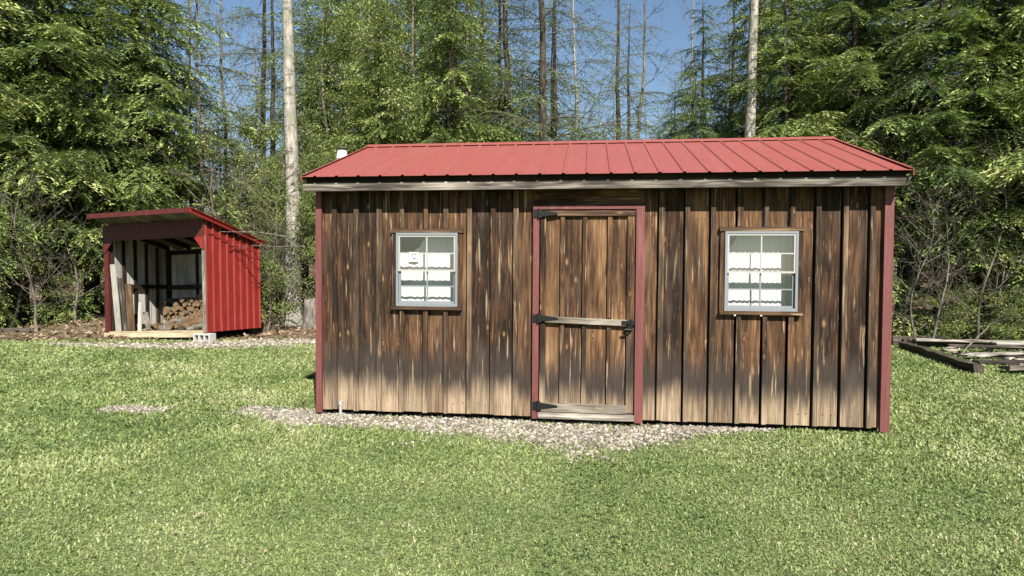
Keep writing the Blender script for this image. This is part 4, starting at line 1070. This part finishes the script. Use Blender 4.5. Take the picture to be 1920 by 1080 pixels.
tree('pale', 1402, 15.6, 'thick pale and dark trunk above the right half of the roof', 'pale_barked_tree', s=.95, wid=.8, rz=2.0, lean=.012)
tree('hemC', 1475, 19, 'dark hemlock right of the thick trunk over the roof', s=.95)
tree('birch', 1537, 17.8, 'slim pale trunk inside the dark hemlocks above the roof end', 'birch_tree', s=.9, wid=.65, rz=.4)
tree('hemC', 1600, 17, 'dark hemlock with black trunk above the right end of the roof')
tree('hemC', 1700, 15.5, 'dense hemlock just beyond the right gable of the wooden shed')
tree('hemB', 1820, 14.8, 'broad sunlit hemlock filling the upper right of the photo', s=.98)
tree('hemA', 1960, 14.0, 'sunlit hemlock cut by the right edge of the photo', s=.98)
tree('hemB', 2120, 14.5, 'hemlock standing just outside the right edge of the photo')
tree('birch', 1786, 14.9, 'pale slim trunk right of the shed above the lumber border', 'birch_tree', s=.8, wid=.8, rz=1.1)
tree('thin', 1700, 15.4, 'bare-legged small hemlock close to the right gable', s=.75)
tree('hemD', 1360, 23, 'dark hemlock behind the thick pale trunk over the roof', s=.85)
tree('hemD', 1560, 22, 'shadowy hemlock behind the black-trunked one')
for px, d, lab in ((1745, 13.0, 'dead twiggy sapling beside the right corner of the shed'), (1850, 13.6, 'dead twiggy sapling behind the bleached planks'), (520, 15.6, 'dead twiggy sapling right of the red woodshed'), (70, 14.2, 'dead twiggy sapling in the shade left of the red woodshed'), (1690, 14.5, 'dead twiggy sapling half hidden by the right gable')):
    tree('twigs', px, d, lab, 'dead_sapling', 'sapling', s=random.uniform(.9, 1.2))
for px, d, k, lab, s_ in ((600, 19.5, 'beech', 'leafy young tree just right of and behind the thick pale trunk', 1.1), (700, 16.3, 'hemB', 'low sunlit hemlock over the left roof corner', .52), (800, 18.4, 'beech', 'leafy young tree left of the pale birch', 1.15),
                       (900, 17.5, 'beech2', 'leafy young tree right of the pale birch', .95), (770, 24, 'hemC', 'dark hemlock behind the tallest leafy young tree', .9), (570, 25, 'hemD', 'thin dark hemlock far behind the thick pale trunk', .9)):
    tree(k, px, d, lab, 'young_beech' if k[0] == 'b' else 'hemlock_tree', s=s_)
tree('hemB', 95, 16.8, 'low-branched bright hemlock behind the shaded litter, left of the red woodshed', s=.8)
tree('hemA', 265, 17.6, 'short full hemlock tucked behind the red woodshed', s=.7)
tree('hemA', -80, 14.8, 'low-branched hemlock at the very left edge', s=.7)
tree('hemD', 1765, 14.4, 'hemlock with drooping sprays closest to the right gable', s=.78)
tree('hemA', 1930, 14.6, 'sunlit hemlock over the far end of the bleached planks', s=.8)
for px, d, k, lab, s_ in ((930, 18.2, 'hemD', 'ragged hemlock between the pale birch and the straight dark trunk', .78), (965, 25, 'hemC', 'dark hemlock seen low over the ridge left of the straight dark trunk', .55), (1120, 27, 'bareA', 'bare tree low behind the middle of the ridge', .55),
                       (1225, 24, 'thin', 'tufted small hemlock at the right of the open sky', .95), (1290, 22, 'hemD', 'shadowy hemlock closing the right side of the sky gap', .62), (1205, 34, 'bareB', 'bare lavender-grey tree low in the sky gap', .6),
                       (355, 20, 'bareB', 'leaning bare tree at the left of the left sky gap', .8), (465, 26, 'bareA', 'branchy bare tree in the right half of the left sky gap', .8),
                       (520, 21, 'sparse', 'sparse hemlock touching the thick pale trunk from the left', .9), (1345, 26, 'bareA', 'bare tree tangled behind the right end of the sky gap', .8), (1060, 23.5, 'thin', 'thin hemlock right behind the pinkish trunk', 1.1)):
    tree(k, px, d, lab, 'bare_tree' if k[:4] == 'bare' else 'hemlock_tree', s=s_)
for px, d, lab, s_ in ((1720, 12.9, 'bleached twiggy sapling under the right gable', 1.0), (1770, 14.2, 'bleached twiggy sapling beside the slim pale trunk', 1.5), (1830, 13.2, 'leaning twiggy sapling above the bleached planks', 1.3), (1905, 14.2, 'twiggy dead sapling at the right edge', 1.4), (1680, 13.9, 'tall dead sapling showing above the right eave', 1.6),
                       (20, 15, 'twiggy dead sapling at the left edge', 1.3), (140, 15.3, 'grey dead sapling left of the woodshed post', 1.2), (440, 16, 'grey dead sapling above the low end of the woodshed roof', 1.5), (545, 16.4, 'grey dead sapling before the thick pale trunk', 1.3)):
    tree('twigs', px, d, lab, 'dead_sapling', 'sapling', s=s_)
for px, d, k, lab, s_ in ((1040, 19, 'hemD', 'hemlock sprays just right of the straight dark trunk', .62), (1110, 22, 'hemC', 'shadowy hemlock low behind the middle of the ridge', .46), (1150, 18.6, 'sparse', 'sparse hemlock in front of the grey thin trunk', .8),
                       (1240, 19.6, 'beech', 'pale green young tree low at the right of the open sky', .62), (1000, 21, 'beech', 'pale green young tree behind the straight dark trunk', .75), (1320, 18, 'hemC', 'dense hemlock right of the thinnest white birch', .66),
                       (1370, 22, 'beech', 'leafy young tree left of the thick trunk over the roof', .72), (1430, 18.2, 'hemA', 'green hemlock right of the thick trunk over the roof', .8), (960, 17.2, 'hemD', 'thin dark hemlock left of the straight dark trunk', .9),
                       (1270, 26, 'hemD', 'grey-green hemlock behind the thinnest white birch', .62), (620, 22, 'hemC', 'dark hemlock filling the space right of the thick pale trunk', .95), (850, 22, 'hemB', 'tall hemlock right behind the pale birch', .85),
                       (400, 20, 'beech', 'pale green young tree low in the left sky gap', .7), (480, 18.8, 'beech2', 'pale green young tree left of the thick pale trunk', .85), (1480, 15.6, 'hemA', 'sunlit low hemlock over the right third of the ridge', .66),
                       (1600, 15.4, 'hemB', 'sunlit low hemlock over the right end of the ridge', .7)):
    tree(k, px, d, lab, 'young_beech' if k[0] == 'b' else 'hemlock_tree', s=s_)
for px, d, k, lab, s_ in ((1185, 17.4, 'hemD', 'tufted hemlock in the open sky above the door', .58), (1040, 17.8, 'hemD', 'drooping thin hemlock touching the straight dark trunk', .72), (985, 19, 'hemB', 'full low hemlock left of the straight dark trunk', .5),
                       (1300, 16.2, 'hemC', 'low dark hemlock beneath the thinnest white birch', .48), (1250, 22, 'hemC', 'low dark hemlock at the foot of the open sky', .5), (1075, 25, 'hemC', 'grey-green hemlock low behind the pinkish trunk', .55)):
    tree(k, px, d, lab, 'hemlock_tree', s=s_)
# understorey
und = [('shrub', 1712, 14.2, 'low hemlock bush tight against the right corner of the shed', .85), ('shrub', 1870, 14.0, 'low hemlock bush above the bleached planks', 1.0), ('young', 1800, 15.6, 'young hemlock under the pale slim trunk', .62),
       ('young', 1925, 15.2, 'young hemlock at the right edge of the photo', .8), ('bush', 1790, 13.2, 'small leafy bush behind the back timber', .62), ('bush', 1890, 13.0, 'small leafy bush at the far end of the back timber', .6),
       ('shrub', 120, 15.6, 'low hemlock bush left of the red woodshed', .7), ('bush', 500, 15.4, 'small leafy bush behind the right wall of the red woodshed', .9),
       ('beech2', 520, 17.2, 'yellow-green sapling right of the red woodshed roof', .6), ('young', 420, 17.5, 'young hemlock showing over the red woodshed roof', .95), ('young', -60, 14.6, 'young hemlock outside the left edge', .8)]
for k, px, d, lab, s_ in und:
    tree(k, px, d, lab, {'shrub': 'hemlock_bush', 'young': 'young_hemlock', 'bush': 'leafy_bush', 'beech2': 'leafy_sapling'}[k], 'bush' if k in ('shrub', 'bush') else 'tree', s=s_)
# second and third rows
rr = random.Random(5)
for i in range(64):
    px = rr.uniform(-350, 2250); d = rr.uniform(23, 46)
    gap = 905 < px < 1330 or 330 < px < 530
    kind = rr.choice(['bareA', 'bareB', 'bareB', 'thin']) if gap else rr.choice(['hemD', 'hemC', 'bareA', 'hemA', 'sparse', 'bareB'])
    if gap and i % 3: continue
    isb = kind.startswith('bare')
    tree(kind, px, d, 'bare grey tree deep in the woods behind the front row' if isb else 'hemlock deep in the woods behind the front row', 'bare_tree' if isb else 'hemlock_tree', s=rr.uniform(.5, .75) if gap else rr.uniform(.8, 1.05), group='bare trees deep in the woods' if isb else 'hemlocks deep in the woods')
# stump
def stump(px, d):
    x, y = at_px(px, d); r = np.random.default_rng(4); n = 14
    ang = np.arange(n)*2*np.pi/n; zs = [-.1, .05, .25, .5, .72]
    V = []
    for i, z in enumerate(zs):
        rr_ = .17*(1+.5*math.exp(-max(z, 0)*6))*(1+.12*np.sin(ang*3+1)+.05*r.normal(size=n))
        V.append(np.stack([rr_*np.cos(ang), rr_*np.sin(ang), z+(r.uniform(-.07, .07, n) if i == 4 else 0)*np.ones(n)], -1))
    V = np.concatenate(V+[np.array([[0, 0, .62]])]); F = []
    for i in range(4):
        for k in range(n): F.append((i*n+k, i*n+(k+1) % n, (i+1)*n+(k+1) % n, (i+1)*n+k))
    T = [(4*n+k, 4*n+(k+1) % n, 5*n) for k in range(n)]
    o = obj_np('tree_stump', mesh_np('tree_stump', V, [(np.array(F), 0), (np.array(T), 0)], [M['bark_grey']], smooth=False)); o.location = (x, y, hz(x, y))
    tag(o, 'ragged grey stump beside the left corner of the wooden shed', 'stump')
stump(584, 15.2)
# fallen branches
def branch(loc, az, L, label, seed, pitch=.1, rad0=.018, sub=2):
    w_ = Acc(); dead_twigs(w_, np.zeros(3), az, L, np.random.default_rng(seed), rad0, sub, pitch)
    o = obj_np('dead_branch', mesh_np('dead_branch', np.concatenate(w_.V), [(np.concatenate(w_.F), 0)], [M['twig']])); o.location = loc
    tag(o, label, 'branch'); return o
p = rw(.9, .75, 1.9); branch((p.x+.6, p.y+.2, p.z+.05), math.pi+.25, 2.1, 'bare branch hanging over the right edge of the red woodshed roof', 5, .18, .02, 3)
p = rw(.9, 1.4, 1.7); branch((p.x+.5, p.y, p.z+.1), math.pi-.1, 1.7, 'second bare branch reaching the rear corner of the red woodshed', 9, .12, .016, 3)
p = rw(.26, -.25, 2.42); branch((p.x, p.y, p.z), th+1.55, 1.9, 'dense twiggy branch drooping along the right edge of the red woodshed roof', 21, -.18, .014, 3)
p = rw(.40, .15, 2.30); branch((p.x, p.y, p.z), th+1.75, 1.5, 'thin twiggy branch lying over the upper right wall of the red woodshed', 22, -.22, .012, 3)
branch((9.35, 6.0, .03), rad(35), 1.0, 'pale crooked branch sticking up over the lumber border', 13, .75, .022, 2)
branch((9.25, 5.9, .06), rad(-60), .9, 'thin grey twig lying over the front timber', 14, .05, .014, 2)
# far woods, one mass on the rising hill
def far_woods():
    r = np.random.default_rng(77); A = Acc(); Lf = Acc()
    for k in range(420):
        px = r.uniform(-900, 2800); d = r.uniform(47, 88); x, y = at_px(px, d); h = r.uniform(7, 12)
        if 880 < px < 1350 or 300 < px < 540: h *= .85
        z = hz(x, y); t = np.linspace(0, 1, 4)
        P = np.stack([x+t*r.normal(0, .4), y+t*r.normal(0, .4), z+t*h], -1); V, F = tube_np(P, .16*(1-t*.8), 5); A.add(V, F)
        for _ in range(26):
            q = r.uniform(.25, 1); p = np.array([x, y, z+q*h]); D = r.normal(size=3)*.6+np.array([0, 0, .6]); Lb = r.uniform(.8, 2.2)*(1.2-q*.6)
            V, F = tube_np(np.stack([p, p+D*Lb*.5, p+D*Lb+np.array([0, 0, .2])]), [.03, .02, .01], 3); A.add(V, F)
        if r.random() < .6:
            m_ = 420; q = r.random(m_)**.8; C = np.stack([x+r.normal(0, 1.1, m_)*(1.15-q), y+r.normal(0, 1.1, m_)*(1.15-q), z+1+q*(h-1)], -1)
            V, F = leaf_quads(C, r.normal(size=(m_, 3)), r.normal(size=(m_, 3))+np.array([0, 0, 1.]), r.uniform(.2, .5, m_), r.uniform(.12, .25, m_)); Lf.add(V, F, r.random(m_))
    AV = np.concatenate(A.V); AF = np.concatenate(A.F); LV = np.concatenate(Lf.V); LF = np.concatenate(Lf.F)
    o = obj_np('far_woods', mesh_np('far_woods', np.concatenate([AV, LV]), [(AF, 0), (LF+len(AV), 1)], [M['bark_grey'], M['needle']], np.concatenate([np.full(len(AF), .5), np.concatenate(Lf.R)])))
    tag(o, 'far-off mixed woods on the rising hill behind everything', 'woods', kind='stuff')
far_woods()
